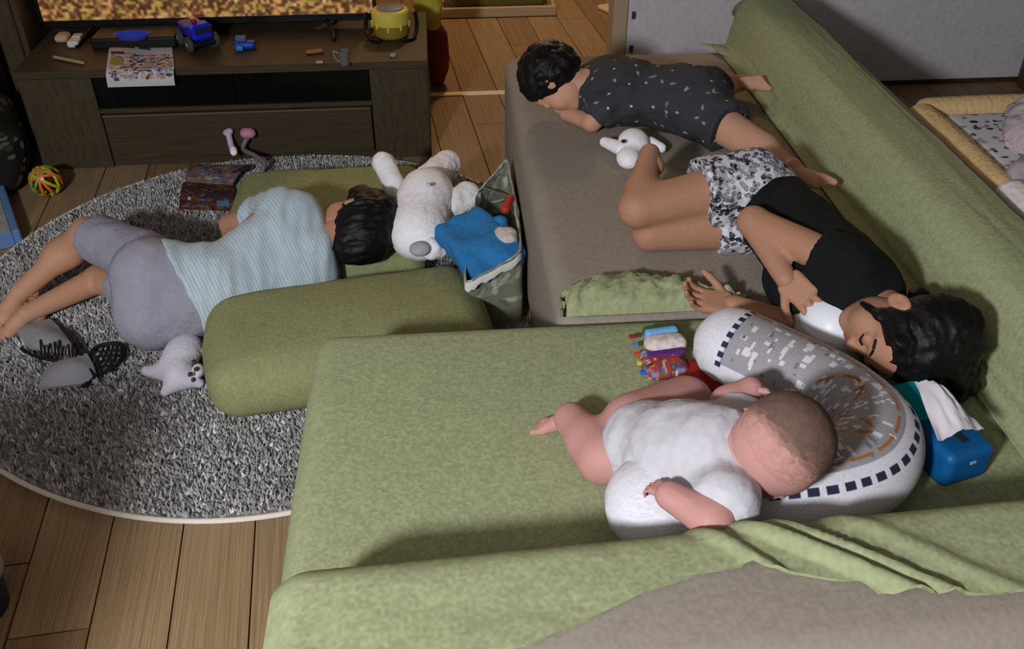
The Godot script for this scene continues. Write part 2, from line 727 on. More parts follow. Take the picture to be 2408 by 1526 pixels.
func build_room() -> void:
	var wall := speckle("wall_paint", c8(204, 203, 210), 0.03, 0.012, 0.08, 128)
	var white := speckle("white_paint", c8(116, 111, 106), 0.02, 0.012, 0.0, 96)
	# floor: planks of 0.153 m, laid slightly askew to the sofa
	var under := flat(c8(58, 42, 26), 0.9)
	var fl := structure("floor", solid([between(Vector3(X0, -0.06, ZH), Vector3(X1, -0.012, ZF))]), under, Vector3.ZERO, "brown wooden plank floor")
	var tones: Array = []
	var cols := [c8(140, 117, 88), c8(132, 109, 81), c8(147, 124, 94), c8(136, 111, 82), c8(142, 121, 92)]
	for i in 5: tones.append(wood("plank%d" % i, cols[i], 0.16, 0.9, 0.22, 0.45))
	var room := PackedVector2Array([Vector2(X0 + 0.01, ZH + 0.01), Vector2(X1 - 0.01, ZH + 0.01), Vector2(X1 - 0.01, ZF - 0.01), Vector2(X0 + 0.01, ZF - 0.01)])
	var ang := deg_to_rad(-5.5)
	# planks run towards the far wall; along = plank axis, across = its normal
	var along := Vector2(sin(ang), -cos(ang))
	var across := Vector2(cos(ang), sin(ang))
	var org := Vector2(at(262, 1245, 0).x, at(262, 1245, 0).z)
	var pw := 0.153
	var r := RandomNumberGenerator.new()
	r.seed = 11
	for k in range(-20, 28):
		var s := -6.5 - r.randf() * 1.2
		while s < 8.0:
			var l := r.randf_range(0.9, 1.5)
			var g := 0.0011
			var q := PackedVector2Array()
			for e in [[0.0, 0.0], [1.0, 0.0], [1.0, 1.0], [0.0, 1.0]]:
				q.append(org + across * (k * pw + (pw - g if e[0] > 0 else g)) + along * (s + (l - g if e[1] > 0 else g)))
			for c in Geometry2D.intersect_polygons(q, room):
				if c.size() < 3: continue
				var cen := Vector2.ZERO
				for z in c: cen += z / c.size()
				var loc := PackedVector2Array()
				# local axes: x along the plank, so that the grain follows it
				for z in c: loc.append(Vector2((z - cen).dot(along), (z - cen).dot(across)))
				var o := part("plank", slab(loc, 0.011, 0.0006), tones[r.randi() % 5], fl)
				o.transform = Transform3D(Basis(Vector3(along.x, 0, along.y), Vector3.UP, Vector3(across.x, 0, across.y)), Vector3(cen.x, 0, cen.y))
			s += l
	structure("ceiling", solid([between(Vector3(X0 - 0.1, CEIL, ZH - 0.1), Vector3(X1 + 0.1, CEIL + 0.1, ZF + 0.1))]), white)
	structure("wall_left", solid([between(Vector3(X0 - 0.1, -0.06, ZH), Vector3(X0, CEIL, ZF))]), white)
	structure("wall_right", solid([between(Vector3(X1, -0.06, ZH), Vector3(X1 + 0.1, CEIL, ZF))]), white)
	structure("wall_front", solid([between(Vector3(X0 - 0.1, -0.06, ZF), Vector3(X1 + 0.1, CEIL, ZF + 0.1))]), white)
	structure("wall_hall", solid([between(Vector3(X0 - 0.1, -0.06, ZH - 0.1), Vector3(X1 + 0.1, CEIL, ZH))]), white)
	var dl := -0.42
	var dr := 0.77
	structure("wall_back", solid([between(Vector3(X0, 0, ZB - 0.1), Vector3(dl, CEIL, ZB)), between(Vector3(dr, 0, ZB - 0.1), Vector3(X1, CEIL, ZB)), between(Vector3(dl, 2.05, ZB - 0.1), Vector3(dr, CEIL, ZB))], 0.002), wall, Vector3.ZERO, "plain grey wall behind the sofa")
	var jamb := wood("jamb", c8(176, 158, 132), 0.06, 0.6, 0.1, 0.6, true)
	var tr := structure("trim_1", solid([between(Vector3(dr - 0.055, 0, ZB - 0.11), Vector3(dr + 0.004, 2.05, ZB + 0.012)), between(Vector3(dl, 0, ZB - 0.11), Vector3(dl + 0.05, 2.05, ZB + 0.012)), between(Vector3(dl + 0.05, 2.0, ZB - 0.11), Vector3(dr - 0.055, 2.05, ZB + 0.012))]), jamb, Vector3.ZERO, "beige wooden door frame")
	for h in [0.33, 0.19]:
		part("hinge", bevel_box(Vector3(0.016, 0.03, 0.006), 0.001), flat(c8(95, 92, 90), 0.4, 0.6), tr, Vector3(dr + 0.03, h, ZB + 0.003))
	structure("trim_2", solid([between(Vector3(dl + 0.05, 0.0, ZB - 0.055), Vector3(dr - 0.055, 0.006, ZB - 0.018))], 0.002), flat(c8(232, 212, 176), 0.45), Vector3.ZERO, "pale strip across the floor in the doorway")
	structure("baseboard_back", solid([between(Vector3(dr + 0.005, 0, ZB), Vector3(X1, 0.018, ZB + 0.012))], 0.002), flat(c8(62, 48, 34), 0.6))
	# dark wooden door in the side wall, its edge shows beside the grey wall
	var d := structure("door_1", bevel_box(Vector3(0.03, 2.0, 0.8), 0.004), wood("dark_door", c8(78, 58, 38), 0.15, 0.5, 0.2, 0.5, true), Vector3(X1 - 0.017, 1.0, ZB + 0.45))
	part("handle", tube([Vector3(0, 0, 0), Vector3(-0.05, 0, 0), Vector3(-0.055, 0, -0.1)], 0.008, 12, 8), flat(c8(170, 168, 160), 0.3, 0.9), d, Vector3(-0.015, 0.0, 0.33))

# ---------------------------------------------------------------- sofa
func cover_mat() -> StandardMaterial3D:
	return speckle("green_cover", c8(150, 158, 121), 0.085, 0.0045, 0.15)

func sofa_mat() -> StandardMaterial3D:
	return speckle("beige_sofa", c8(147, 139, 128), 0.05, 0.0045, 0.1)

func build_sofa() -> void:
	var beige := sofa_mat()
	var green := cover_mat()
	var t := thing("corner_sofa", "large beige fabric corner sofa on which the children lie", "sofa")
	# long seat along the right-hand side
	var half := Vector3(0.385, 0.2, 0.765)
	part("seat", round_box(half, 0.045, 0.008), beige, t, Vector3(0.22 + half.x, 0.23, -3.08 + half.z))
	# short arm of the corner, under the green cover
	var ch := Vector3(0.64, 0.115, 0.375)
	part("seat_plinth", round_box(ch, 0.02), beige, t, Vector3(-0.27 + ch.x, 0.145, -1.54 + ch.z))
	var cu := part("covered_seat", round_box(Vector3(0.645, 0.0875, 0.38), 0.05, 0.006), green, t, Vector3(-0.275 + 0.645, 0.3475, -1.548 + 0.38))
	cu.set_meta("label", "sage green ribbed fabric over the near seat")
	# backs
	part("backrest", round_box(Vector3(0.089, 0.287, 1.232), 0.04, 0.0), beige, t, Vector3(1.114, 0.317, -3.085 + 1.235))
	part("backrest", round_box(Vector3(0.605, 0.29, 0.105), 0.05, 0.004), beige, t, Vector3(-0.225 + 0.605, 0.32, -0.706), Vector3(0, 0.046, 0))
	var foot := lathe([Vector2(0, 0.0), Vector2(0.02, 0.0), Vector2(0.024, 0.034), Vector2(0, 0.034)], 14)
	for q in [Vector2(-0.2, -1.46), Vector2(-0.2, -0.72), Vector2(0.3, -3.0), Vector2(0.3, -1.65), Vector2(0.95, -3.0), Vector2(1.1, -0.72), Vector2(0.3, -1.46)]:
		part("foot", foot, flat(c8(50, 40, 32), 0.5), t, Vector3(q.x, 0, q.y))
	# cover over the long backrest: tucked in at the seat, over the top, hem just short of the outer edge
	var nz := FastNoiseLite.new()
	nz.seed = 5
	nz.frequency = 1.0
	var prof := [Vector2(0.95, 0.441), Vector2(0.963, 0.446), Vector2(0.975, 0.462), Vector2(0.982, 0.50), Vector2(0.992, 0.545), Vector2(1.008, 0.583), Vector2(1.035, 0.608), Vector2(1.07, 0.615), Vector2(1.105, 0.616), Vector2(1.135, 0.615), Vector2(1.158, 0.613)]
	var sheet := func(u: float, v: float) -> Vector3:
		var s := v * (prof.size() - 1)
		var k := mini(int(s), prof.size() - 2)
		var a: Vector2 = prof[k]
		var b: Vector2 = prof[k + 1]
		var f := s - k
		var q := a.lerp(b, f)
		if k > 0 and k < prof.size() - 2:
			q = a.cubic_interpolate(b, prof[k - 1], prof[k + 2], f)
		var z := lerpf(-3.06, -0.84, u)
		var nrm := (b - a).orthogonal().normalized()
		if nrm.dot(Vector2(-1, 1)) < 0: nrm = -nrm
		# long creases that run with the back, near the seat
		var cr := 0.004 * maxf(0.0, nz.get_noise_2d(z * 1.2, q.x * 18.0 + q.y * 26.0)) + 0.006 * maxf(0.0, nz.get_noise_2d(z * 0.7 + 9.0, v * 9.0)) * (1.0 - v)
		if v > 0.93: q.x += 0.012 * nz.get_noise_2d(z * 2.0, 4.0)
		if u < 0.02: pass
		return Vector3(q.x + nrm.x * cr, q.y + nrm.y * cr, z)
	var far_end := single("backrest_cover", grid(110, 60, sheet, 0.005), green, "sage green cover over the long backrest on the right", "sofa cover")
	# the cover also wraps the far end of the back
	var cap_fn := func(u: float, v: float) -> Vector3:
		var a := lerpf(-PI * 0.02, PI * 1.02, u)
		var rr := lerpf(0.02, 1.0, v)
		var x := 1.085 - cos(a) * 0.103 * rr
		var yy := 0.56 + sin(a) * 0.055 * rr if rr > 0 else 0.56
		return Vector3(x, yy - 0.30 * (1.0 - v) * 0.4, -3.062 - 0.032 * sqrt(maxf(0.0, 1.0 - v * v)))
	part("end_flap", grid(24, 10, cap_fn, 0.004), green, far_end)
	# cover over the near backrest, its hem lies on top and is gathered into folds
	var hem := [[630, 1560], [900, 1560], [1240, 1522], [1400, 1452], [1520, 1396], [1650, 1352], [1745, 1336], [1765, 1326], [1800, 1346], [1880, 1352], [1960, 1366], [2035, 1371], [2062, 1398], [2200, 1402], [2408, 1400], [2600, 1398]]
	var hx := PackedFloat32Array()
	var hz := PackedFloat32Array()
	for e in hem:
		var w := at(e[0], e[1], 0.618)
		hx.append(w.x)
		hz.append(minf(w.z, -0.605))
	var sheet2 := func(u: float, v: float) -> Vector3:
		var x := lerpf(-0.236, 0.93, u)
		var zh := hz[0]
		for i in hx.size() - 1:
			if x >= hx[i] and x <= hx[i + 1]: zh = lerpf(hz[i], hz[i + 1], (x - hx[i]) / (hx[i + 1] - hx[i]))
		if x > hx[hx.size() - 1]: zh = hz[hz.size() - 1]
		var sk := 0.012 - 0.046 * (x + 0.236)
		# 0 .. 0.35 climbs the inner face, the rest lies on the top
		var q: Vector2
		if v < 0.3:
			q = Vector2(-0.806 + sk, lerpf(0.445, 0.575, v / 0.3))
		elif v < 0.5:
			var a := (v - 0.3) / 0.2 * PI / 2
			q = Vector2(-0.762 + sk - cos(a) * 0.044, 0.575 + sin(a) * 0.043)
		else:
			q = Vector2(lerpf(-0.762 + sk, maxf(zh, -0.758 + sk), (v - 0.5) / 0.5), 0.618)
		# folds: ridges that run obliquely across the top between x = 0.25 and 0.55
		var dn := 0.0
		for fd in [[0.318, 0.9, 0.010, 0.013], [0.385, 1.35, 0.016, 0.016], [0.425, 1.35, 0.013, 0.010], [0.52, 1.2, 0.006, 0.02]]:
			var c: float = fd[0] + (q.x + 0.80) * fd[1]
			dn += fd[2] * exp(-pow((x - c) / fd[3], 2.0))
		dn += 0.003 * nz.get_noise_2d(x * 6.0, q.x * 10.0)
		if x < -0.19:
			var e := (-0.19 - x) / 0.046
			q.y -= 0.03 * e * e
		var o := Vector3(x, q.y, q.x)
		if v < 0.3: o.z -= maxf(dn, 0.0) * 0.6
		else: o.y += maxf(dn, -0.002)
		return o
	single("backrest_cover", grid(150, 50, sheet2, 0.005), green, "sage green cover gathered into folds on the nearest backrest", "sofa cover")
	# loose edge of the cover bunched up on the beige seat
	var out_top := [[1292, 742], [1315, 700], [1345, 672], [1395, 650], [1480, 634], [1560, 640], [1625, 662], [1700, 690], [1745, 712], [1790, 735]]
	var bunch := func(u: float, v: float) -> Vector3:
		var s := u * (out_top.size() - 1)
		var k := mini(int(s), out_top.size() - 2)
		var px := lerpf(out_top[k][0], out_top[k + 1][0], s - k)
		var py := lerpf(out_top[k][1], out_top[k + 1][1], s - k)
		var a := at(px, py + 8.0, SEAT + 0.014)
		var z := lerpf(-1.535, minf(a.z, -1.555), v)
		var x := lerpf(at(px, 752, SEAT).x, a.x, v)
		var hh := 0.03 * sin(PI * clampf(v, 0, 1)) * smoothstep(0.0, 0.15, u) * smoothstep(1.0, 0.8, u)
		hh += 0.03 * absf(nz.get_noise_2d(x * 9.0 + 3.0, z * 14.0 + x * 16.0)) * smoothstep(0, 0.2, v)
		return Vector3(maxf(x, 0.228), SEAT + 0.014 + hh, z)
	single("loose_cover_end", grid(70, 30, bunch, 0.006), green, "bunched up sage green cover edge lying on the beige seat", "sofa cover")
	var cq := [at(1652, 106, SEAT + 0.012), at(1745, 112, SEAT + 0.012), at(1745, 152, SEAT + 0.012), at(1692, 126, SEAT + 0.012)]
	var curl := func(u: float, v: float) -> Vector3:
		var o: Vector3 = cq[0].lerp(cq[1], u).lerp(cq[3].lerp(cq[2], u), v)
		o.y += 0.008 * sin(PI * v) + 0.004 * absf(nz.get_noise_2d(u * 5.0, v * 4.0))
		return o
	single("loose_cover_end", grid(20, 12, curl, 0.005), green, "small fold of green cover at the far end of the beige seat", "sofa cover")

# ---------------------------------------------------------------- rug
func build_rug() -> void:
	var t := thing("rug", "round grey shaggy rug with a cream edge on the plank floor", "rug", Vector3(-0.52, 0.0, -2.345))
	var outline := func(a: float) -> float:
		return 0.885 + 0.018 * absf(sin(a)) - 0.004 + 0.01 * sin(a * 2.0 + 0.7) + 0.006 * sin(a * 5.0)
	var ring: Array = []
	var poly := PackedVector2Array()
	for i in 120:
		var a := TAU * i / 120.0
		var r: float = outline.call(a)
		poly.append(Vector2(cos(a), sin(a)) * r)
	part("backing", slab(poly, 0.0095), speckle("rug_base", c8(122, 120, 120), 0.12, 0.006), t, Vector3(0, 0.011, 0))
	for i in 121:
		var a := TAU * i / 120.0
		var r: float = outline.call(a)
		ring.append(Vector3(cos(a) * (r + 0.004), 0.008, sin(a) * (r + 0.004)))
	part("binding", tube(ring, 0.007, 240, 6), flat(c8(222, 216, 204), 0.9), t)
	# pile
	var st := SurfaceTool.new()
	st.begin(Mesh.PRIMITIVE_TRIANGLES)
	for k in 4:
		var a := TAU * k / 4.0
		var b := TAU * (k + 1) / 4.0
		tri(st, Vector3(cos(a) * 0.0055, 0, sin(a) * 0.0055), Vector3(cos(b) * 0.0055, 0, sin(b) * 0.0055), Vector3(0.004, 0.014, 0.002), Vector3(cos((a + b) / 2), 0.4, sin((a + b) / 2)))
	st.generate_normals()
	var mm := MultiMesh.new()
	mm.transform_format = MultiMesh.TRANSFORM_3D
	mm.use_colors = true
	mm.mesh = st.commit()
	var xs: Array[Transform3D] = []
	var r2 := RandomNumberGenerator.new()
	r2.seed = 3
	var sp := 0.0078
	var n := int(0.9 / sp)
	for i in range(-n, n + 1):
		for j in range(-n, n + 1):
			var q := Vector2(i + r2.randf() - 0.5, j + r2.randf() - 0.5) * sp
			if q.length() > outline.call(q.angle()) - 0.004: continue
			var bs := Basis(Vector3.UP, r2.randf() * TAU) * Basis(Vector3.RIGHT, r2.randf_range(-0.5, 0.5))
			xs.append(Transform3D(bs.scaled(Vector3.ONE * r2.randf_range(0.75, 1.25)), Vector3(q.x, 0.010, q.y)))
	mm.instance_count = xs.size()
	for i in xs.size():
		mm.set_instance_transform(i, xs[i])
		var g := r2.randf()
		var b := lerpf(0.2, 0.52, g)
		if r2.randf() < 0.06: b = 0.75
		if r2.randf() < 0.06: b = 0.09
		mm.set_instance_color(i, Color(b, b * 0.985, b * 0.99))
	var mi := MultiMeshInstance3D.new()
	mi.name = "pile"
	mi.multimesh = mm
	var pm := flat(Color.WHITE, 1.0)
	pm.vertex_color_use_as_albedo = true
	mi.material_override = pm
	mi.set_meta("kind", "stuff")
	t.add_child(mi)

# ---------------------------------------------------------------- tv cabinet and what stands on it
func build_cabinet() -> void:
	var zf := -3.22
	var zb := -3.755
	var xl := -1.452
	var xr := -0.042
	var hh := 0.37
	var wv := wood("cabinet_upright", c8(64, 55, 41), 0.28, 0.5, 0.16, 0.5, true)
	var wh := wood("cabinet_along", c8(62, 53, 39), 0.28, 0.5, 0.16, 0.5)
	var t := thing("tv_cabinet", "low dark brown wooden tv cabinet with black glass door", "cabinet")
	part("top", solid([between(Vector3(xl - 0.004, hh - 0.028, zb), Vector3(xr + 0.004, hh, zf + 0.01))], 0.003), wh, t)
	part("side_panel", solid([between(Vector3(xl, 0.0, zb), Vector3(xl + 0.25, hh - 0.028, zf))], 0.003), wv, t)
	part("side_panel", solid([between(Vector3(xr - 0.205, 0.0, zb), Vector3(xr, hh - 0.028, zf))], 0.003), wv, t)
	part("back_panel", solid([between(Vector3(xl + 0.25, 0.0, zb), Vector3(xr - 0.205, hh - 0.028, zb + 0.012))]), wh, t)
	part("shelf", solid([between(Vector3(xl + 0.25, 0.205, zb + 0.012), Vector3(xr - 0.205, 0.222, zf - 0.004))], 0.002), wh, t)
	part("plinth", solid([between(Vector3(xl + 0.25, 0.0, zb + 0.012), Vector3(xr - 0.205, 0.03, zf - 0.012))], 0.002), wh, t)
	var glass := flat(c8(10, 13, 12), 0.12)
	part("glass_door", solid([between(Vector3(xl + 0.252, 0.224, zf - 0.02), Vector3(-0.725, hh - 0.031, zf - 0.012))], 0.002), glass, t)
	part("glass_door", solid([between(Vector3(-0.722, 0.224, zf - 0.02), Vector3(xr - 0.207, hh - 0.031, zf - 0.012))], 0.002), glass, t)
	var d := part("drawer", solid([between(Vector3(xl + 0.255, 0.034, zf - 0.03), Vector3(xr - 0.21, 0.202, zf + 0.003))], 0.003), wh, t)
	part("grip_edge", solid([between(Vector3(xl + 0.255, 0.197, zf + 0.003), Vector3(xr - 0.21, 0.202, zf + 0.007))], 0.001), flat(c8(96, 90, 82), 0.5), d)
	# television
	var zt := -3.56
	var tv := thing("television", "large flat television showing a warm coloured picture, on the dark cabinet", "television", Vector3(-0.84, hh, zt))
	var bz := flat(c8(14, 15, 16), 0.35)
	var lo := 0.035
	part("frame", solid([between(Vector3(-0.615, lo, -0.05), Vector3(0.615, lo + 0.024, 0.0)), between(Vector3(-0.615, lo + 0.70, -0.05), Vector3(0.615, lo + 0.715, 0.0)), between(Vector3(-0.615, lo, -0.05), Vector3(-0.603, lo + 0.715, 0.0)), between(Vector3(0.603, lo, -0.05), Vector3(0.615, lo + 0.715, 0.0)), between(Vector3(-0.605, lo + 0.01, -0.05), Vector3(0.605, lo + 0.71, -0.012))], 0.002), bz, tv)
	var pic := blank(112, 64, Color.BLACK)
	var r := RandomNumberGenerator.new()
	r.seed = 21
	var n := FastNoiseLite.new()
	n.frequency = 0.09
	var pal := [c8(150, 105, 60), c8(205, 150, 100), c8(95, 62, 36), c8(70, 42, 28), c8(160, 140, 60), c8(120, 80, 58), c8(240, 200, 160), c8(38, 24, 18)]
	for yy in 64:
		for xx in 112:
			var v := n.get_noise_2d(xx, yy) * 3.0 + 3.0 + r.randf_range(-2.2, 2.2)
			pic.set_pixel(xx, yy, pal[clampi(int(v), 0, 7)])
	pic.generate_mipmaps()
	var sm := flat(Color.BLACK, 0.3)
	sm.emission_enabled = true
	sm.emission = Color.BLACK
	sm.emission_texture = ImageTexture.create_from_image(pic)
	sm.emission_energy_multiplier = 0.9
	var scr := QuadMesh.new()
	scr.size = Vector2(1.206, 0.676)
	part("screen", scr, sm, tv, Vector3(0, lo + 0.024 + 0.338, -0.01))
	var al := AreaLight3D.new()
	al.name = "screen_light"
	al.area_size = Vector2(1.15, 0.64)
	al.position = Vector3(0, lo + 0.36, 0.004)
	al.rotation.y = PI
	al.light_color = Color(0.9, 0.65, 0.42)
	al.light_energy = 0.12
	al.area_range = 10.0
	al.shadow_enabled = true
	tv.add_child(al)
	for s in [-1.0, 1.0]:
		part("foot", tube([Vector3(s * 0.42, lo + 0.01, -0.02), Vector3(s * 0.45, 0.02, 0.05), Vector3(s * 0.46, 0.008, 0.12)], 0.008, 12, 8), bz, tv)
		part("foot", tube([Vector3(s * 0.42, lo + 0.01, -0.03), Vector3(s * 0.45, 0.02, -0.09), Vector3(s * 0.46, 0.008, -0.13)], 0.008, 12, 8), bz, tv)
	# small things on the cabinet top, positions read off the photograph
	var e := hh + 0.001
	# cream figurine and white pill-shaped box
	var w := at(150, 95, e)
	single("snack_bag", round_box(Vector3(0.022, 0.012, 0.03), 0.01, 0.004, 0.003), flat(c8(176, 152, 126), 0.7), "small tan bag at the left end of the cabinet top", "bag", w + Vector3(0, 0.013, 0))
	var rc := thing("power_plug", "small white two part plug lying on the cabinet top", "plug", at(177, 108, e))
	part("body", round_box(Vector3(0.02, 0.012, 0.026), 0.008), flat(c8(196, 198, 190), 0.5), rc, Vector3(0, 0.0125, 0))
	part("head", round_box(Vector3(0.018, 0.01, 0.02), 0.006), flat(c8(188, 190, 184), 0.5), rc, Vector3(-0.005, 0.0115, -0.06))
	part("cord", tube([Vector3(-0.002, 0.006, -0.03), Vector3(-0.004, 0.006, -0.036), Vector3(-0.005, 0.006, -0.045)], 0.004, 6, 6), flat(c8(60, 60, 58), 0.5), rc)
	single("pencil", tube([at(128, 134, e + 0.006), at(195, 148, e + 0.006)], 0.006, 4, 6), wood("pencil", c8(150, 138, 104), 0.06, 0.2, 0.1), "short pale pencil near the cabinet's left front edge", "pencil")
	# black tray with a blue dish
	var tr := thing("game_console", "flat black game console behind the leaflet", "console", at(315, 100, e))
	part("body", round_box(Vector3(0.15, 0.02, 0.07), 0.008), flat(c8(18, 19, 19), 0.4), tr, Vector3(0.02, 0.0205, 0))
	var dish := thing("blue_dish", "oblong blue plastic dish lying on the black console", "dish", at(313, 92, e + 0.043))
	part("bowl", lathe([Vector2(0, 0.0), Vector2(0.045, 0.0), Vector2(0.062, 0.018), Vector2(0.066, 0.022), Vector2(0.06, 0.021), Vector2(0.043, 0.005), Vector2(0, 0.005)], 32), flat(c8(48, 66, 178), 0.4), dish).scale = Vector3(1, 1, 0.5)
	# printed leaflet hanging over the cabinet edge
	var leaf := blank(128, 96, c8(186, 184, 186))
	for q in 420:
		var cc: Color = [c8(120, 20, 26), c8(40, 70, 130), c8(60, 60, 66), c8(150, 130, 40), c8(170, 130, 150), c8(60, 90, 80)][r.randi() % 6]
		if r.randf() < 0.5: cc = cc.lerp(c8(186, 184, 186), 0.6)
		var qx := r.randi_range(4, 120)
		var qy := r.randi_range(30, 86)
		leaf.fill_rect(Rect2i(qx, qy, r.randi_range(2, 10), r.randi_range(2, 4)), cc)
	leaf.fill_rect(Rect2i(12, 14, 40, 6), c8(112, 18, 24))
	leaf.fill_rect(Rect2i(60, 14, 24, 6), c8(44, 70, 120))
	leaf.fill_rect(Rect2i(6, 30, 26, 6), c8(112, 18, 30))
	leaf.fill_rect(Rect2i(6, 44, 26, 18), c8(140, 132, 70))
	var A := at(260, 98, e)
	var Bp := at(404, 106, e)
	var Cc := Vector3(at(252, 165, e).x, e, -3.205)
	var Dd := Vector3(at(408, 165, e).x, e, -3.205)
	var lf := func(u: float, v: float) -> Vector3:
		var q: Vector3
		if v < 0.72:
			q = A.lerp(Bp, u).lerp(Cc.lerp(Dd, u), v / 0.72)
			q.y = e + 0.004 + 0.004 * sin(u * 5.0 + v * 3.0)
		else:
			var f := (v - 0.72) / 0.28
			q = Cc.lerp(Dd, u) + Vector3(-0.004 * f, -0.05 * f * f - 0.006 * f + 0.004, 0.022 * sin(f * 1.6))
		return q
	single("leaflet", grid(16, 24, lf, 0.001), printed(leaf, 0.6), "glossy printed leaflet hanging over the cabinet's front edge", "leaflet")
	toy_truck(at(468, 108, e))
	var bt := thing("toy_boat", "small bright blue toy to the right of the toy truck", "toy", at(578, 112, e))
	part("hull", round_box(Vector3(0.038, 0.013, 0.022), 0.012), flat(c8(34, 66, 168), 0.35), bt, Vector3(0, 0.014, 0.006))
	part("cabin", round_box(Vector3(0.02, 0.009, 0.014), 0.006), flat(c8(70, 86, 140), 0.4), bt, Vector3(-0.012, 0.034, 0))
	part("prow", round_box(Vector3(0.014, 0.01, 0.014), 0.008), flat(c8(40, 120, 190), 0.4), bt, Vector3(-0.014, 0.012, 0.034))
	single("wrapper", round_box(Vector3(0.03, 0.005, 0.01), 0.004, 0.002, 0.003), flat(c8(150, 96, 56), 0.5), "small orange wrapper near the cabinet's front edge", "wrapper", at(740, 124, e) + Vector3(0, 0.006, 0), Vector3(0, 0.25, 0))
	single("paper_scrap", round_box(Vector3(0.012, 0.003, 0.008), 0.002, 0.0, 0.002), flat(c8(165, 160, 150), 0.8), "tiny pale paper scrap in front of the orange wrapper", "scrap", at(752, 148, e) + Vector3(0, 0.004, 0))
	var gl := thing("glass_cup", "small grey drinking cup near the front of the cabinet", "cup", at(812, 152, e))
	part("body", lathe([Vector2(0, 0.0), Vector2(0.017, 0.0), Vector2(0.021, 0.05), Vector2(0.019, 0.05), Vector2(0.015, 0.004), Vector2(0, 0.004)], 20), flat(c8(96, 98, 98), 0.25), gl)
	part("handle", tube([Vector3(-0.018, 0.04, 0), Vector3(-0.036, 0.046, -0.005), Vector3(-0.03, 0.02, 0), Vector3(-0.017, 0.012, 0)], 0.003, 12, 6), flat(c8(120, 120, 120), 0.3), gl)
	single("bottle_cap", lathe([Vector2(0, 0.008), Vector2(0.012, 0.008), Vector2(0.013, 0.0), Vector2(0, 0.0)], 16), flat(c8(140, 138, 132), 0.5), "small grey bottle cap in front of the yellow pot", "cap", at(925, 132, e))
	# yellow pot with a black carrying frame
	var yp := thing("yellow_pot", "yellow plastic pot with a grey lid on the cabinet's right end", "pot", at(922, 84, e))
	part("body", lathe([Vector2(0, 0.0), Vector2(0.058, 0.0), Vector2(0.066, 0.014), Vector2(0.068, 0.05)], 36), flat(c8(132, 112, 38), 0.45), yp)
	part("upper_body", lathe([Vector2(0.068, 0.05), Vector2(0.0705, 0.052), Vector2(0.0705, 0.092), Vector2(0.064, 0.1), Vector2(0.05, 0.102)], 36), flat(c8(196, 182, 78), 0.45), yp)
	for q in 9:
		var a := TAU * q / 9.0 + 0.3
		var dd := Vector3(cos(a), 0, sin(a)) * 0.0685
		part("glaze_drip", tube([dd + Vector3(0, 0.056, 0), dd + Vector3(0, 0.044 - 0.012 * fmod(q * 0.37, 1.0), 0)], 0.007, 4, 8, 0.7), flat(c8(196, 182, 78), 0.45), yp)
	part("lid", lathe([Vector2(0.05, 0.1), Vector2(0.05, 0.104), Vector2(0.046, 0.108), Vector2(0, 0.11)], 32), flat(c8(118, 116, 116), 0.5), yp)
	for s in [-1.0, 1.0]:
		part("carrying_frame", tube([Vector3(s * 0.045, 0.008, 0.075), Vector3(s * 0.078, 0.006, 0.05), Vector3(s * 0.094, 0.03, 0.0), Vector3(s * 0.09, 0.07, -0.04)], 0.0075, 20, 8), flat(c8(14, 15, 15), 0.4), yp)

func toy_truck(where: Vector3) -> void:
	var t := thing("toy_truck", "dark blue toy truck on the cabinet just right of the leaflet", "toy truck", where, 0.55)
	var blue := flat(c8(20, 28, 140), 0.35)
	var dark := flat(c8(16, 18, 24), 0.5)
	t.scale = Vector3.ONE * 1.15
	part("chassis", bevel_box(Vector3(0.07, 0.014, 0.14), 0.004), dark, t, Vector3(0, 0.026, 0))
	part("bed", solid([between(Vector3(-0.034, 0.034, -0.068), Vector3(0.034, 0.07, 0.012))], 0.006), blue, t)
	part("cab", solid([between(Vector3(-0.033, 0.034, 0.016), Vector3(0.033, 0.085, 0.07))], 0.01), flat(c8(26, 40, 190), 0.3), t)
	part("windscreen", solid([between(Vector3(-0.027, 0.058, 0.0695), Vector3(0.027, 0.078, 0.0715))], 0.001), flat(c8(30, 40, 70), 0.1), t)
	part("stripe", solid([between(Vector3(0.005, 0.0705, -0.066), Vector3(0.02, 0.0735, 0.066))], 0.001), flat(c8(190, 180, 120), 0.5), t)
	part("beacon", lathe([Vector2(0, 0.012), Vector2(0.008, 0.01), Vector2(0.009, 0), Vector2(0, 0)], 12), flat(c8(120, 30, 50), 0.3), t, Vector3(-0.012, 0.085, 0.035))
	var wheel := lathe([Vector2(0, 0.009), Vector2(0.018, 0.009), Vector2(0.024, 0.005), Vector2(0.024, -0.005), Vector2(0.018, -0.009), Vector2(0, -0.009)], 20)
	for sx in [-1.0, 1.0]:
		for sz in [-1.0, 1.0]:
			var w := part("wheel", wheel, flat(c8(60, 64, 64), 0.7), t, Vector3(sx * 0.042, 0.024, sz * 0.042), Vector3(0, 0, PI / 2))
			part("hub", lathe([Vector2(0, 0.0105), Vector2(0.008, 0.0105), Vector2(0.009, -0.0105), Vector2(0, -0.0105)], 12), flat(c8(130, 140, 160), 0.4), w)

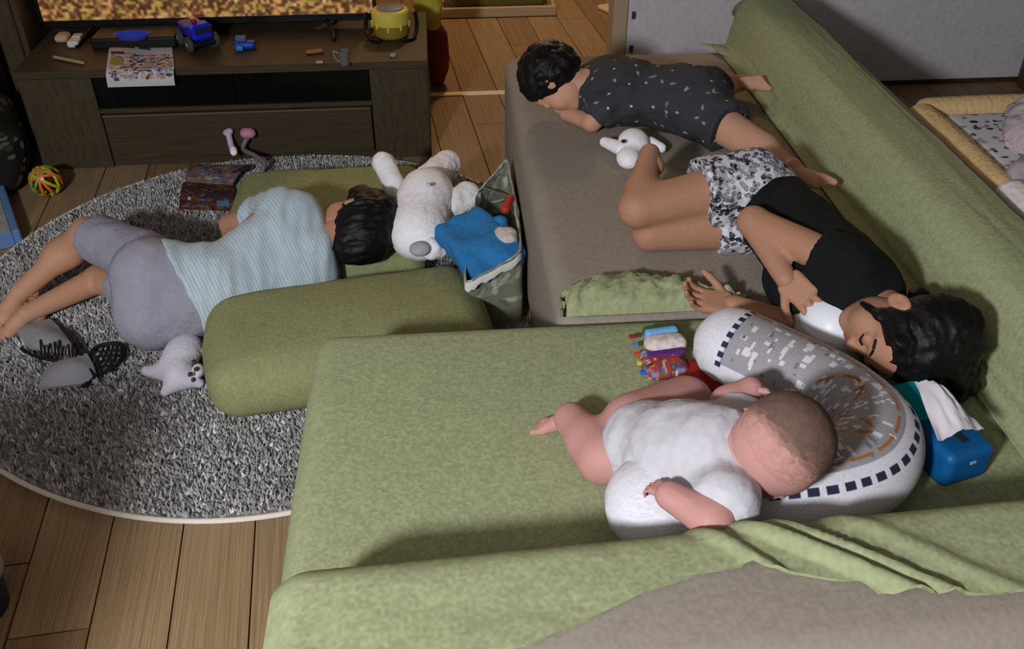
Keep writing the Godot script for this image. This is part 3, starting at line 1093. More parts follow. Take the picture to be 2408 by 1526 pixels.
# ---------------------------------------------------------------- things on the floor
func build_floor_things() -> void:
	var green := speckle("cushion_green", c8(138, 143, 102), 0.085, 0.0045, 0.15)
	var r := RandomNumberGenerator.new()
	r.seed = 33
	# two loose seat cushions in the same green
	var ca := thing("floor_cushion", "large sage green cushion on the rug in front of the child in striped shirt", "cushion", Vector3(-0.262, 0.104, -1.965), deg_to_rad(10.5))
	ca.rotation.x = deg_to_rad(-3.0)
	part("stuffing", round_box(Vector3(0.345, 0.08, 0.195), 0.062, 0.022, 0.006, 4), green, ca)
	var seam := PackedVector3Array()
	var cb := thing("floor_cushion", "sage green cushion against the tv cabinet under the child's head", "cushion", Vector3(-0.37, 0.082, -2.60), deg_to_rad(1.0))
	part("stuffing", round_box(Vector3(0.30, 0.058, 0.30), 0.05, 0.010, 0.005, 9), green, cb)
	# plush bear lying on its face
	var fur := speckle("white_plush", c8(242, 243, 248), 0.035, 0.005, 0.4)
	var bear := thing("plush_bear", "big white plush bear slumped beside the child's dark hair", "plush toy")
	var s := Soft.new()
	s.ell(at(1000, 470, 0.235), Vector3(0.085, 0.085, 0.11), Basis.from_euler(Vector3(0.2, -0.25, 0)), 0.03)
	s.ell(at(985, 545, 0.205), Vector3(0.085, 0.08, 0.09), Basis.IDENTITY, 0.06)
	s.wrinkle(0.002, 22.0, 2)
	part("body", soft_mesh([[s, 0.007]]), fur, bear)
	for q in [[at(935, 450, 0.215), at(902, 384, 0.26), 0.03, 0.036], [at(1010, 420, 0.24), at(1052, 384, 0.24), 0.045, 0.043], [at(1062, 480, 0.22), at(1098, 462, 0.22), 0.042, 0.044], [at(1015, 585, 0.2), at(1040, 578, 0.19), 0.032, 0.034]]:
		var l := Soft.new()
		l.cap(q[0], q[1], q[2], q[3], 0.02)
		l.wrinkle(0.004, 30.0, 3)
		part("paw", soft_mesh([[l, 0.006]]), fur, bear)
	var patch := Soft.new()
	patch.ell(at(988, 585, 0.218), Vector3(0.03, 0.02, 0.024), Basis.IDENTITY, 0.01)
	part("grey_patch", soft_mesh([[patch, 0.005]]), speckle("grey_plush", c8(168, 168, 172), 0.05, 0.005, 0.3), bear)
	var btn := Soft.new()
	btn.ell(at(1007, 434, 0.325), Vector3(0.008, 0.005, 0.008))
	part("button_nose", soft_mesh([[btn, 0.002]]), flat(c8(190, 205, 235), 0.2), bear)
	tote_bag(r)
	# open picture book on the rug
	var bk := thing("picture_book", "open picture book in dark red and navy lying on the rug", "book")
	var pg := blank(96, 72, c8(84, 40, 34))
	for q in 260:
		var cc: Color = [c8(110, 46, 34), c8(52, 26, 24), c8(40, 42, 66), c8(38, 34, 40), c8(76, 102, 150), c8(84, 40, 34), c8(92, 84, 40)][r.randi() % 7]
		pg.fill_rect(Rect2i(r.randi_range(0, 88), r.randi_range(0, 66), r.randi_range(4, 14), r.randi_range(3, 8)), cc)
	pg.fill_rect(Rect2i(66, 52, 22, 14), c8(82, 112, 158))
	pg.fill_rect(Rect2i(44, 30, 46, 14), c8(40, 40, 62))
	pg.fill_rect(Rect2i(14, 46, 6, 8), c8(196, 190, 184))
	var pg2 := blank(96, 48, c8(120, 100, 98))
	for q in 120:
		var cc: Color = [c8(150, 110, 112), c8(98, 50, 58), c8(88, 120, 160), c8(150, 146, 96), c8(170, 160, 160), c8(92, 80, 76)][r.randi() % 6]
		pg2.fill_rect(Rect2i(r.randi_range(0, 88), r.randi_range(0, 44), r.randi_range(4, 12), r.randi_range(2, 6)), cc)
	var q0 := [at(432, 432, 0.035), at(545, 440, 0.035), at(553, 497, 0.03), at(422, 492, 0.03)]
	var q1 := [at(446, 392, 0.03), at(585, 392, 0.03), at(548, 436, 0.036), at(436, 428, 0.036)]
	for e in [[q0, pg, "page"], [q1, pg2, "page"]]:
		var qq: Array = e[0]
		var fn := func(u: float, v: float) -> Vector3:
			var o: Vector3 = qq[0].lerp(qq[1], u).lerp(qq[3].lerp(qq[2], u), v)
			o.y += 0.008 * sin(PI * v)
			return o
		part(e[2], grid(10, 10, fn, 0.007), printed(e[1], 0.5), bk)
	var prp := Soft.new()
	prp.cap(at(548, 408, 0.045), at(582, 394, 0.05), 0.008, 0.01)
	single("hair_bow", soft_mesh([[prp, 0.003]]), flat(c8(58, 22, 48), 0.6), "dark purple hair bow beside the picture book", "hair bow")
	# pink toy wand leaning on the drawer
	var wd := thing("toy_wand", "pale lilac toy wand leaning against the cabinet drawer", "toy")
	var zc := -3.19
	var pz := func(px: float, py: float, z: float) -> Vector3:
		var d: Vector3 = fwd + rgt * ((px - 1204.0) / FOCAL) - upv * ((py - 763.0) / FOCAL)
		return CAM + d * (z / d.z)
	part("stick", tube([pz.call(537, 312, -3.2), pz.call(542, 335, -3.18), pz.call(549, 360, -3.15)], 0.011, 14, 8), flat(c8(196, 176, 206), 0.4), wd)
	part("tip", tube([pz.call(549, 352, -3.152), pz.call(550, 358, -3.142)], 0.013, 4, 10), flat(c8(250, 250, 255), 0.3), wd)
	part("knob", tube([pz.call(533, 312, -3.2), pz.call(540, 309, -3.2)], 0.013, 4, 8), flat(c8(190, 170, 190), 0.5), wd)
	var pk := thing("toy_lollipop", "round pink toy disc on a grey stem in front of the drawer", "toy")
	part("disc", tube([pz.call(577, 313, -3.19), pz.call(589, 313, -3.19)], 0.021, 4, 16, 1.0, 0.9), flat(c8(190, 128, 160), 0.5), pk)
	part("stem", tube([pz.call(583, 322, -3.19), pz.call(572, 350, -3.17), pz.call(600, 366, -3.12), pz.call(622, 384, -3.08), Vector3(pz.call(610, 396, -3.06).x, 0.03, -3.06)], 0.009, 30, 8), flat(c8(110, 104, 108), 0.4), pk)
	# bright ball made of bands
	var ball := thing("rattle_ball", "small orange and yellow-green rattle ball on the floor", "ball", at(118, 458, 0) + Vector3(0, 0.054, 0))
	part("core", lathe([Vector2(0, -0.036), Vector2(0.025, -0.026), Vector2(0.036, 0), Vector2(0.025, 0.026), Vector2(0, 0.036)], 20), flat(c8(120, 20, 20), 0.4), ball)
	for k in 8:
		var ring: Array = []
		for i in 25:
			var a := TAU * i / 24.0
			ring.append(Vector3(0, cos(a), sin(a)) * 0.05)
		var cc := c8(206, 112, 48) if k % 4 < 2 else c8(168, 182, 44)
		if k >= 6: cc = c8(120, 150, 60)
		part("band", tube(ring, 0.006, 48, 6), flat(cc, 0.45), ball, Vector3.ZERO, Vector3(0, PI * k / 8.0, 0.4 * (k % 3)))
	part("bell", lathe([Vector2(0, -0.008), Vector2(0.008, 0), Vector2(0, 0.008)], 12), flat(c8(235, 225, 220), 0.2), ball, Vector3(0.012, 0.03, 0.045))
	# shallow white box with a blue rim at the left edge of the picture
	var bx := thing("storage_lid", "pale plastic lid with a blue rim lying at the left", "lid", Vector3(-1.58, 0.0, -2.77), deg_to_rad(26.2))
	part("panel", solid([between(Vector3(-0.16, 0.03, -0.17), Vector3(0.15, 0.045, 0.17))], 0.004), speckle("lid", c8(150, 152, 152), 0.12, 0.02), bx)
	for e in [[Vector3(0.15, 0.0, -0.18), Vector3(0.172, 0.055, 0.18)], [Vector3(-0.18, 0.0, -0.18), Vector3(-0.16, 0.055, 0.18)], [Vector3(-0.16, 0.0, -0.18), Vector3(0.15, 0.055, -0.17)], [Vector3(-0.16, 0.0, 0.17), Vector3(0.15, 0.055, 0.18)]]:
		part("rim", solid([between(e[0], e[1])], 0.004), flat(c8(92, 128, 176), 0.45), bx)
	# dark bag with a pale leaf print, black speaker, wooden chest at the far left
	var pr := blank(128, 128, c8(24, 24, 20))
	for q in 46:
		var cc: Color = [c8(90, 92, 70), c8(70, 72, 56), c8(110, 116, 110)][r.randi() % 3]
		spot(pr, r.randf() * 128, r.randf() * 128, r.randf_range(1.5, 5), r.randf_range(1.5, 5), cc)
	var pm := printed(pr)
	pm.uv1_triplanar = true
	pm.uv1_scale = Vector3(2.6, 2.6, 2.6)
	var db := thing("patterned_bag", "black bag with pale leaf print beside the cabinet", "bag", Vector3(-1.56, 0, -3.1))
	part("bag", round_box(Vector3(0.10, 0.15, 0.10), 0.04, 0.02, 0.012, 8), pm, db, Vector3(0, 0.165, 0))
	part("handle", tube([Vector3(-0.03, 0.3, -0.06), Vector3(0.0, 0.35, -0.04), Vector3(0.0, 0.35, 0.04), Vector3(-0.03, 0.3, 0.06)], 0.008, 20, 8), flat(c8(30, 28, 24), 0.8), db)
	var sp := thing("loudspeaker", "slim black loudspeaker left of the television", "loudspeaker", Vector3(-1.62, 0, -3.33))
	part("cabinet", bevel_box(Vector3(0.12, 0.9, 0.14), 0.006), flat(c8(22, 22, 20), 0.5), sp, Vector3(0, 0.47, 0))
	part("grille", bevel_box(Vector3(0.1, 0.5, 0.006), 0.002), speckle("grille", c8(30, 30, 28), 0.3, 0.004), sp, Vector3(0, 0.64, 0.072))
	part("foot", bevel_box(Vector3(0.18, 0.02, 0.2), 0.005), flat(c8(18, 18, 17), 0.5), sp, Vector3(0, 0.01, 0))
	var cs := thing("corner_cupboard", "tall dark wooden cupboard in the corner beyond the loudspeaker", "cupboard", Vector3(-1.86, 0, -3.61))
	var wv := wood("cabinet_upright", c8(64, 55, 41), 0.28, 0.5, 0.16, 0.5, true)
	part("body", bevel_box(Vector3(0.64, 1.4, 0.28), 0.004), wv, cs, Vector3(0.06, 0.7, 0))
	part("door", bevel_box(Vector3(0.3, 1.3, 0.014), 0.004), wv, cs, Vector3(-0.1, 0.72, 0.147))
	part("door", bevel_box(Vector3(0.3, 1.3, 0.014), 0.004), wv, cs, Vector3(0.21, 0.72, 0.147))
	clear_pouches(r)
	white_plush()
	# waste bin at the left edge
	var bn := thing("waste_bin", "small grey and navy bin at the lower left edge", "bin", at(-62, 1432, 0))
	part("body", lathe([Vector2(0, 0.0), Vector2(0.066, 0.0), Vector2(0.075, 0.09)], 32), flat(c8(44, 52, 84), 0.5), bn)
	part("rim", lathe([Vector2(0.075, 0.09), Vector2(0.082, 0.092), Vector2(0.082, 0.13), Vector2(0.07, 0.135), Vector2(0.07, 0.09)], 32), flat(c8(150, 150, 156), 0.5), bn)
	# chest of drawers outside the frame whose shadow falls on rug and floor
	var ch := thing("chest_of_drawers", "brown chest of drawers just outside the picture on the left", "chest of drawers", Vector3(-1.19, 0, -0.36))
	var wh := wood("chest_wood", c8(128, 98, 66), 0.15, 0.5, 0.2, 0.5)
	part("body", bevel_box(Vector3(0.62, 0.96, 0.34), 0.006), wh, ch, Vector3(0, 0.52, 0))
	for k in 4:
		var dr := part("drawer", bevel_box(Vector3(0.56, 0.2, 0.016), 0.004), wh, ch, Vector3(0, 0.17 + k * 0.23, 0.178))
		part("knob", lathe([Vector2(0, 0.02), Vector2(0.012, 0.018), Vector2(0.008, 0), Vector2(0, 0)], 12), flat(c8(70, 60, 50), 0.4), dr, Vector3(0, 0, 0.008), Vector3(PI / 2, 0, 0))
	for sx in [-1.0, 1.0]:
		for sz in [-1.0, 1.0]:
			part("leg", lathe([Vector2(0, 0.04), Vector2(0.02, 0.04), Vector2(0.015, 0), Vector2(0, 0)], 12), wh, ch, Vector3(sx * 0.27, 0, sz * 0.13))

func tote_bag(r: RandomNumberGenerator) -> void:
	var t := thing("tote_bag", "grey tote bag with a white leaf print, standing by the sofa", "bag")
	var pr := blank(192, 192, c8(140, 142, 124))
	for q in 80:
		var c := Vector2(r.randf() * 192, r.randf() * 192)
		var a := r.randf() * TAU
		for k in 7:
			var pp := c + Vector2(cos(a), sin(a)) * k * 2.6
			spot(pr, pp.x, pp.y, r.randf_range(1.5, 4.5), r.randf_range(1.5, 4.5), c8(204, 204, 194) if q % 3 > 0 else c8(112, 112, 98))
	var pm := printed(pr)
	pm.uv1_triplanar = true
	pm.uv1_world_triplanar = true
	pm.uv1_scale = Vector3(2.6, 2.6, 2.6)
	# rim corners at the top and base corners on the floor
	var top := [Vector3(0.035, 0.235, -1.98), Vector3(0.198, 0.275, -2.06), Vector3(0.198, 0.29, -2.60), Vector3(0.09, 0.24, -2.46)]
	var bot := [Vector3(0.058, 0.022, -2.10), Vector3(0.205, 0.022, -2.10), Vector3(0.205, 0.022, -2.60), Vector3(0.075, 0.022, -2.55)]
	var nz := FastNoiseLite.new()
	nz.seed = 14
	nz.frequency = 9.0
	var wallf := func(u: float, v: float) -> Vector3:
		var s := fmod(u, 1.0) * 4.0
		var k := int(s) % 4
		var f := s - int(s)
		var a: Vector3 = top[k].lerp(top[(k + 1) % 4], f)
		var b: Vector3 = bot[k].lerp(bot[(k + 1) % 4], f)
		var o := b.lerp(a, v)
		var c := Vector3(0.125, o.y, -2.3)
		var round_in := 1.0 - 0.06 * pow(absf(f - 0.5) * 2.0, 6.0)
		o = c + (o - c) * round_in
		o.x = minf(o.x, 0.207)
		o += Vector3(1, 0.2, 1) * 0.006 * nz.get_noise_3dv(o) * v
		return o
	part("side", grid(64, 14, wallf, 0.004), pm, t)
	var base := PackedVector2Array()
	for b in bot: base.append(Vector2(b.x, b.z))
	part("base", slab(base, 0.006), pm, t, Vector3(0, 0.024, 0))
	# pale lining folded over the rim
	var linef := func(u: float, v: float) -> Vector3:
		var o: Vector3 = wallf.call(u, 1.0)
		var c := Vector3(0.125, o.y, -2.3)
		var d := (o - c).normalized()
		var a := v * PI
		return o + d * (0.007 * cos(a)) + Vector3(0, 0.006 * sin(a) - 0.035 * (1.0 - v) * (0.6 + 0.4 * nz.get_noise_1d(u * 3.0)), 0)
	part("rim_lining", grid(64, 8, linef, 0.002), flat(c8(206, 210, 208), 0.9), t)
	for k in [1]:
		var e: Array = [top[0].lerp(top[1], 0.25), top[0].lerp(top[1], 0.8)] if k == 0 else [top[2].lerp(top[3], 0.2), top[2].lerp(top[3], 0.8)]
		var mid: Vector3 = (e[0] + e[1]) * 0.5 + Vector3(0.0, -0.10, 0.015 if k == 0 else -0.015)
		part("handle", tube([e[0] + Vector3(0, 0.0, 0.006), mid + Vector3(-0.03, 0.02, 0.01), mid, mid + Vector3(0.04, 0.02, 0.01), e[1] + Vector3(0, 0, 0.006)], 0.006, 24, 8, 1.0, 0.5), flat(c8(150, 151, 138), 0.9), t)
	# blue bundle of cloth stuffed into it
	var bl := speckle("blue_cloth", c8(44, 118, 178), 0.06, 0.005, 0.3)
	var s := Soft.new()
	s.box(Vector3(0.085, 0.235, -2.165), Vector3(0.078, 0.035, 0.125), 0.022, Basis.from_euler(Vector3(0.2, 0.5, 0.15)), 0.03)
	s.ell(Vector3(0.14, 0.262, -2.12), Vector3(0.05, 0.02, 0.06), Basis.IDENTITY, 0.03)
	s.wrinkle(0.012, 9.0, 6)
	var b := thing("blue_jacket", "folded bright blue jacket stuffed into the tote bag", "jacket")
	part("cloth", soft_mesh([[s, 0.008]]), bl, b)
	var s2 := Soft.new()
	s2.cap(at(1120, 520, 0.27), at(1175, 530, 0.27), 0.02, 0.018)
	s2.cap(at(1175, 530, 0.27), at(1205, 560, 0.27), 0.018, 0.014)
	s2.wrinkle(0.01, 20.0, 7)
	part("sleeve", soft_mesh([[s2, 0.006]]), bl, b)
	var s3 := Soft.new()
	s3.ell(at(1190, 555, 0.28), Vector3(0.032, 0.02, 0.036), Basis.from_euler(Vector3(0, 0.5, 0)), 0.02)
	s3.wrinkle(0.006, 25.0, 8)
	single("white_towel", soft_mesh([[s3, 0.005]]), speckle("towel", c8(196, 190, 182), 0.05, 0.005, 0.3), "crumpled white hand towel tucked beside the blue jacket", "towel")
	var s4 := Soft.new()
	s4.cap(at(1188, 492, 0.28), at(1200, 466, 0.29), 0.014, 0.011)
	single("red_pouch", soft_mesh([[s4, 0.004]]), flat(c8(176, 52, 46), 0.6), "small red pouch poking out behind the blue jacket", "pouch")

func clear_pouches(r: RandomNumberGenerator) -> void:
	var nz := FastNoiseLite.new()
	nz.seed = 40
	nz.frequency = 10.0
	var h := 0.032
	for e in [[[at(42, 775, h), at(120, 757, h), at(200, 842, h), at(70, 822, h)], c8(140, 142, 146), "grey plastic pouch on the rug nearest the bare feet", 0], [[at(120, 862, h), at(205, 838, h), at(232, 900, h), at(95, 918, h)], c8(158, 160, 168), "paler plastic pouch on the rug below the black zip", 1]]:
		var q: Array = e[0]
		var fn := func(u: float, v: float) -> Vector3:
			var o: Vector3 = q[0].lerp(q[1], u).lerp(q[3].lerp(q[2], u), v)
			o.y += 0.016 * sin(PI * u) * sin(PI * v) + 0.006 * nz.get_noise_3dv(o)
			return o
		var t := thing("plastic_pouch", e[2], "pouch")
		part("sheet", grid(18, 18, fn, 0.01), flat(e[1], 0.3), t)
		var bk := flat(c8(26, 27, 30), 0.5)
		if e[3] == 0:
			part("zip", tube([at(50, 820, h + 0.008), at(85, 838, h + 0.01), at(130, 848, h + 0.01)], 0.005, 16, 6), bk, t)
			part("edge", tube([at(148, 775, h + 0.008), at(170, 800, h + 0.01), at(192, 838, h + 0.008)], 0.008, 16, 6), bk, t)
			for k in 9:
				var x := 95.0 + k * 11.0
				part("print_stroke", tube([at(x, 800 + (k * 13) % 17, h + 0.024), at(x + 3 - (k % 3) * 4, 838, h + 0.018)], 0.0028, 6, 5), bk, t)
		else:
			part("zip", tube([at(192, 842, h + 0.008), at(210, 868, h + 0.01), at(222, 888, h + 0.008), at(195, 908, h + 0.004)], 0.005, 16, 6), bk, t)
	var nt := thing("string_net", "small black string net with a loop, lying on the rug", "net")
	var bk := flat(c8(30, 30, 30), 0.7)
	var loop: Array = []
	for p in [[222, 885], [208, 850], [222, 820], [255, 808], [286, 812], [293, 830], [285, 848], [262, 866], [222, 885]]: loop.append(at(p[0], p[1], 0.03))
	part("cord", tube(loop, 0.005, 60, 6), bk, nt)
	for k in 5:
		part("strand", tube([at(214 + k * 14, 872 - k * 3, 0.032), at(232 + k * 13, 842, 0.036), at(246 + k * 10, 814, 0.032)], 0.003, 12, 5), bk, nt)
		part("strand", tube([at(214 + k * 8, 828 + k * 11, 0.032), at(250 + k * 4, 826 + k * 11, 0.038), at(288 - k * 9, 826 + k * 12, 0.032)], 0.003, 12, 5), bk, nt)

func white_plush() -> void:
	var t := thing("plush_animal", "white plush animal with a red collar lying on the rug", "plush toy")
	var m := speckle("white_plush2", c8(218, 216, 230), 0.03, 0.005, 0.3)
	var s := Soft.new()
	s.ell(at(428, 835, 0.055), Vector3(0.048, 0.042, 0.078), Basis.from_euler(Vector3(0, -0.15, 0)), 0.02)
	s.cap(at(425, 880, 0.05), at(345, 872, 0.03), 0.03, 0.014, 0.03)
	s.cap(at(415, 895, 0.045), at(388, 922, 0.03), 0.026, 0.012, 0.03)
	s.cap(at(450, 895, 0.04), at(468, 900, 0.03), 0.016, 0.014, 0.02)
	part("body", soft_mesh([[s, 0.005]]), m, t)
	var c := Soft.new()
	c.cap(at(418, 784, 0.06), at(450, 788, 0.062), 0.008, 0.009)
	c.cap(at(450, 788, 0.062), at(470, 800, 0.055), 0.009, 0.008)
	part("collar", soft_mesh([[c, 0.003]]), flat(c8(178, 52, 58), 0.7), t)
	var f := Soft.new()
	f.ell(at(466, 872, 0.055), Vector3(0.016, 0.018, 0.022), Basis.IDENTITY, 0.01)
	part("muzzle", soft_mesh([[f, 0.003]]), flat(c8(222, 222, 232), 0.8), t)
	for p in [[461, 868], [447, 880], [456, 850], [455, 893]]:
		var e := Soft.new()
		e.ell(at(p[0], p[1], 0.075), Vector3(0.006, 0.005, 0.008))
		part("stitched_mark", soft_mesh([[e, 0.002]]), flat(c8(74, 58, 62), 0.5), t)
	var g := Soft.new()
	g.cap(at(478, 824, 0.06), at(482, 832, 0.05), 0.009, 0.009)
	part("ear_tip", soft_mesh([[g, 0.003]]), flat(c8(170, 134, 70), 0.8), t)

# ---------------------------------------------------------------- baby bed behind the sofa on the right
func build_right_corner() -> void:
	var r := RandomNumberGenerator.new()
	r.seed = 50
	var bd := thing("baby_bed", "low padded baby bed behind the sofa with beige and white sides", "baby bed")
	# stands close behind the sofa back, its rim about level with it
	var k := 0.776
	bd.scale = Vector3(k, k, k)
	bd.position = Vector3(0, 0.347, 0)
	part("stand", bevel_box(Vector3(0.66, 0.44, 1.34), 0.01), wood("tray", c8(172, 152, 122), 0.08, 0.5, 0.2), bd, Vector3(1.93, -0.223, -2.2))
	var bg := speckle("bed_beige", c8(204, 176, 128), 0.035, 0.006, 0.5)
	part("side_bumper", round_box(Vector3(0.05, 0.15, 0.3), 0.045, 0.008), bg, bd, Vector3(1.62, 0.15, -2.60))
	part("end_bumper", round_box(Vector3(0.30, 0.15, 0.045), 0.04, 0.006), bg, bd, Vector3(1.92, 0.15, -2.90))
	part("side_bumper", round_box(Vector3(0.045, 0.15, 0.62), 0.04, 0.006), bg, bd, Vector3(2.24, 0.15, -2.2))
	var wb := part("white_bumper", round_box(Vector3(0.052, 0.16, 0.37), 0.05, 0.012, 0.006), speckle("bed_white", c8(212, 210, 212), 0.025, 0.006, 0.5), bd, Vector3(1.62, 0.16, -1.93))
	part("yellow_motif", round_box(Vector3(0.014, 0.005, 0.02), 0.004), flat(c8(206, 176, 104), 0.8), wb, Vector3(0.02, 0.168, 0.14))
	var mt := Vector3(1.93, 0.14, -2.2)
	var pr := blank(160, 160, c8(206, 206, 212))
	for q in 190:
		var cc: Color = [c8(30, 28, 34), c8(150, 60, 72), c8(96, 140, 130), c8(36, 34, 40), c8(168, 150, 156), c8(120, 122, 124)][r.randi() % 6]
		spot(pr, r.randf() * 160, r.randf() * 160, r.randf_range(2, 5), r.randf_range(1.5, 4), cc)
	var pm := printed(pr)
	pm.uv1_triplanar = true
	pm.uv1_scale = Vector3(2.2, 2.2, 2.2)
	part("mattress", round_box(Vector3(0.255, 0.138, 0.64), 0.03, 0.006), pm, bd, mt)
	# blanket heap
	var s := Soft.new()
	s.ell(bd.transform * Vector3(1.89, 0.305, -2.56), Vector3(0.14, 0.07, 0.13) * k, Basis.from_euler(Vector3(0, 0.4, 0)), 0.04)
	s.ell(bd.transform * Vector3(1.95, 0.315, -2.68), Vector3(0.13, 0.06, 0.12) * k, Basis.IDENTITY, 0.04)
	s.wrinkle(0.016, 12.0, 5)
	single("pink_blanket", soft_mesh([[s, 0.012]]), speckle("pink_blanket", c8(186, 174, 178), 0.04, 0.008, 0.8), "pale pink blanket heaped in the baby bed", "blanket")
	var s2 := Soft.new()
	s2.ell(bd.transform * Vector3(1.80, 0.29, -2.32), Vector3(0.15, 0.055, 0.14) * k, Basis.from_euler(Vector3(0, -0.5, 0)), 0.04)
	s2.ell(bd.transform * Vector3(1.94, 0.29, -2.1), Vector3(0.19, 0.06, 0.2) * k, Basis.IDENTITY, 0.04)
	s2.wrinkle(0.02, 11.0, 15)
	single("grey_blanket", soft_mesh([[s2, 0.012]]), speckle("grey_blanket", c8(158, 154, 162), 0.07, 0.008, 0.8), "rumpled grey blanket in the near part of the baby bed", "blanket")

# ---------------------------------------------------------------- around the doorway
func build_hall_things() -> void:
	# dark red bag on the floor at the end of the cabinet, yellow bundle on top of it
	var s := Soft.new()
	var c := Vector3(-0.012, 0.0, -3.93)
	s.ell(c + Vector3(0, 0.11, 0), Vector3(0.056, 0.112, 0.08), Basis.IDENTITY, 0.03)
	s.ell(c + Vector3(0.0, 0.2, 0), Vector3(0.05, 0.075, 0.065), Basis.IDENTITY, 0.03)
	s.wrinkle(0.008, 14.0, 3)
	single("red_bag", soft_mesh([[s, 0.008]]), flat(c8(112, 40, 26), 0.7), "dark red cloth bag on the floor at the cabinet's end", "bag")
	var y := Soft.new()
	y.ell(c + Vector3(-0.02, 0.335, -0.01), Vector3(0.055, 0.07, 0.05), Basis.IDENTITY, 0.03)
	y.cap(c + Vector3(0.0, 0.275, 0.03), c + Vector3(-0.02, 0.36, 0.0), 0.03, 0.045, 0.03)
	y.cap(c + Vector3(-0.04, 0.38, 0.0), c + Vector3(0.02, 0.40, -0.02), 0.035, 0.03, 0.03)
	y.wrinkle(0.01, 14.0, 9)
	single("yellow_bundle", soft_mesh([[y, 0.007]]), flat(c8(182, 168, 66), 0.8), "yellow cloth bundle sitting on the dark red bag", "cloth")
	# pale wooden tray with an olive cushion in the hall
	var a := at(1170, 36, 0)
	var t := thing("wooden_tray", "pale wooden tray on the hall floor beyond the doorway", "tray", Vector3(a.x, 0, a.z - 0.12))
	var wt := wood("tray", c8(172, 152, 122), 0.08, 0.5, 0.2)
	part("base", bevel_box(Vector3(0.6, 0.012, 0.3), 0.003), wt, t, Vector3(0, 0.02, 0))
	for e in [[Vector3(0.6, 0.05, 0.02), Vector3(0, 0.028, 0.15)], [Vector3(0.6, 0.05, 0.02), Vector3(0, 0.028, -0.15)], [Vector3(0.02, 0.05, 0.28), Vector3(0.29, 0.028, 0)], [Vector3(0.02, 0.05, 0.28), Vector3(-0.29, 0.028, 0)]]:
		part("edge", bevel_box(e[0], 0.004), wt, t, e[1])
	single("olive_cushion", round_box(Vector3(0.25, 0.05, 0.11), 0.04, 0.02, 0.008), speckle("olive", c8(96, 92, 44), 0.1, 0.006, 0.8), "flat olive green cushion in the wooden tray", "cushion", Vector3(a.x, 0.078, a.z - 0.12))
	var sl := thing("slipper", "cream slipper on the hall floor beside the door frame", "slipper", at(1440, 30, 0), 0.5)
	part("sole", round_box(Vector3(0.035, 0.012, 0.09), 0.011), flat(c8(206, 180, 140), 0.8), sl, Vector3(0, 0.012, 0))
	var us := Soft.new()
	us.ell(Vector3(0, 0.026, 0.035), Vector3(0.036, 0.028, 0.05))
	us.planes.append(Plane(Vector3.DOWN, -0.02))
	part("upper", soft_mesh([[us, 0.005]]), flat(c8(224, 200, 164), 0.8), sl)

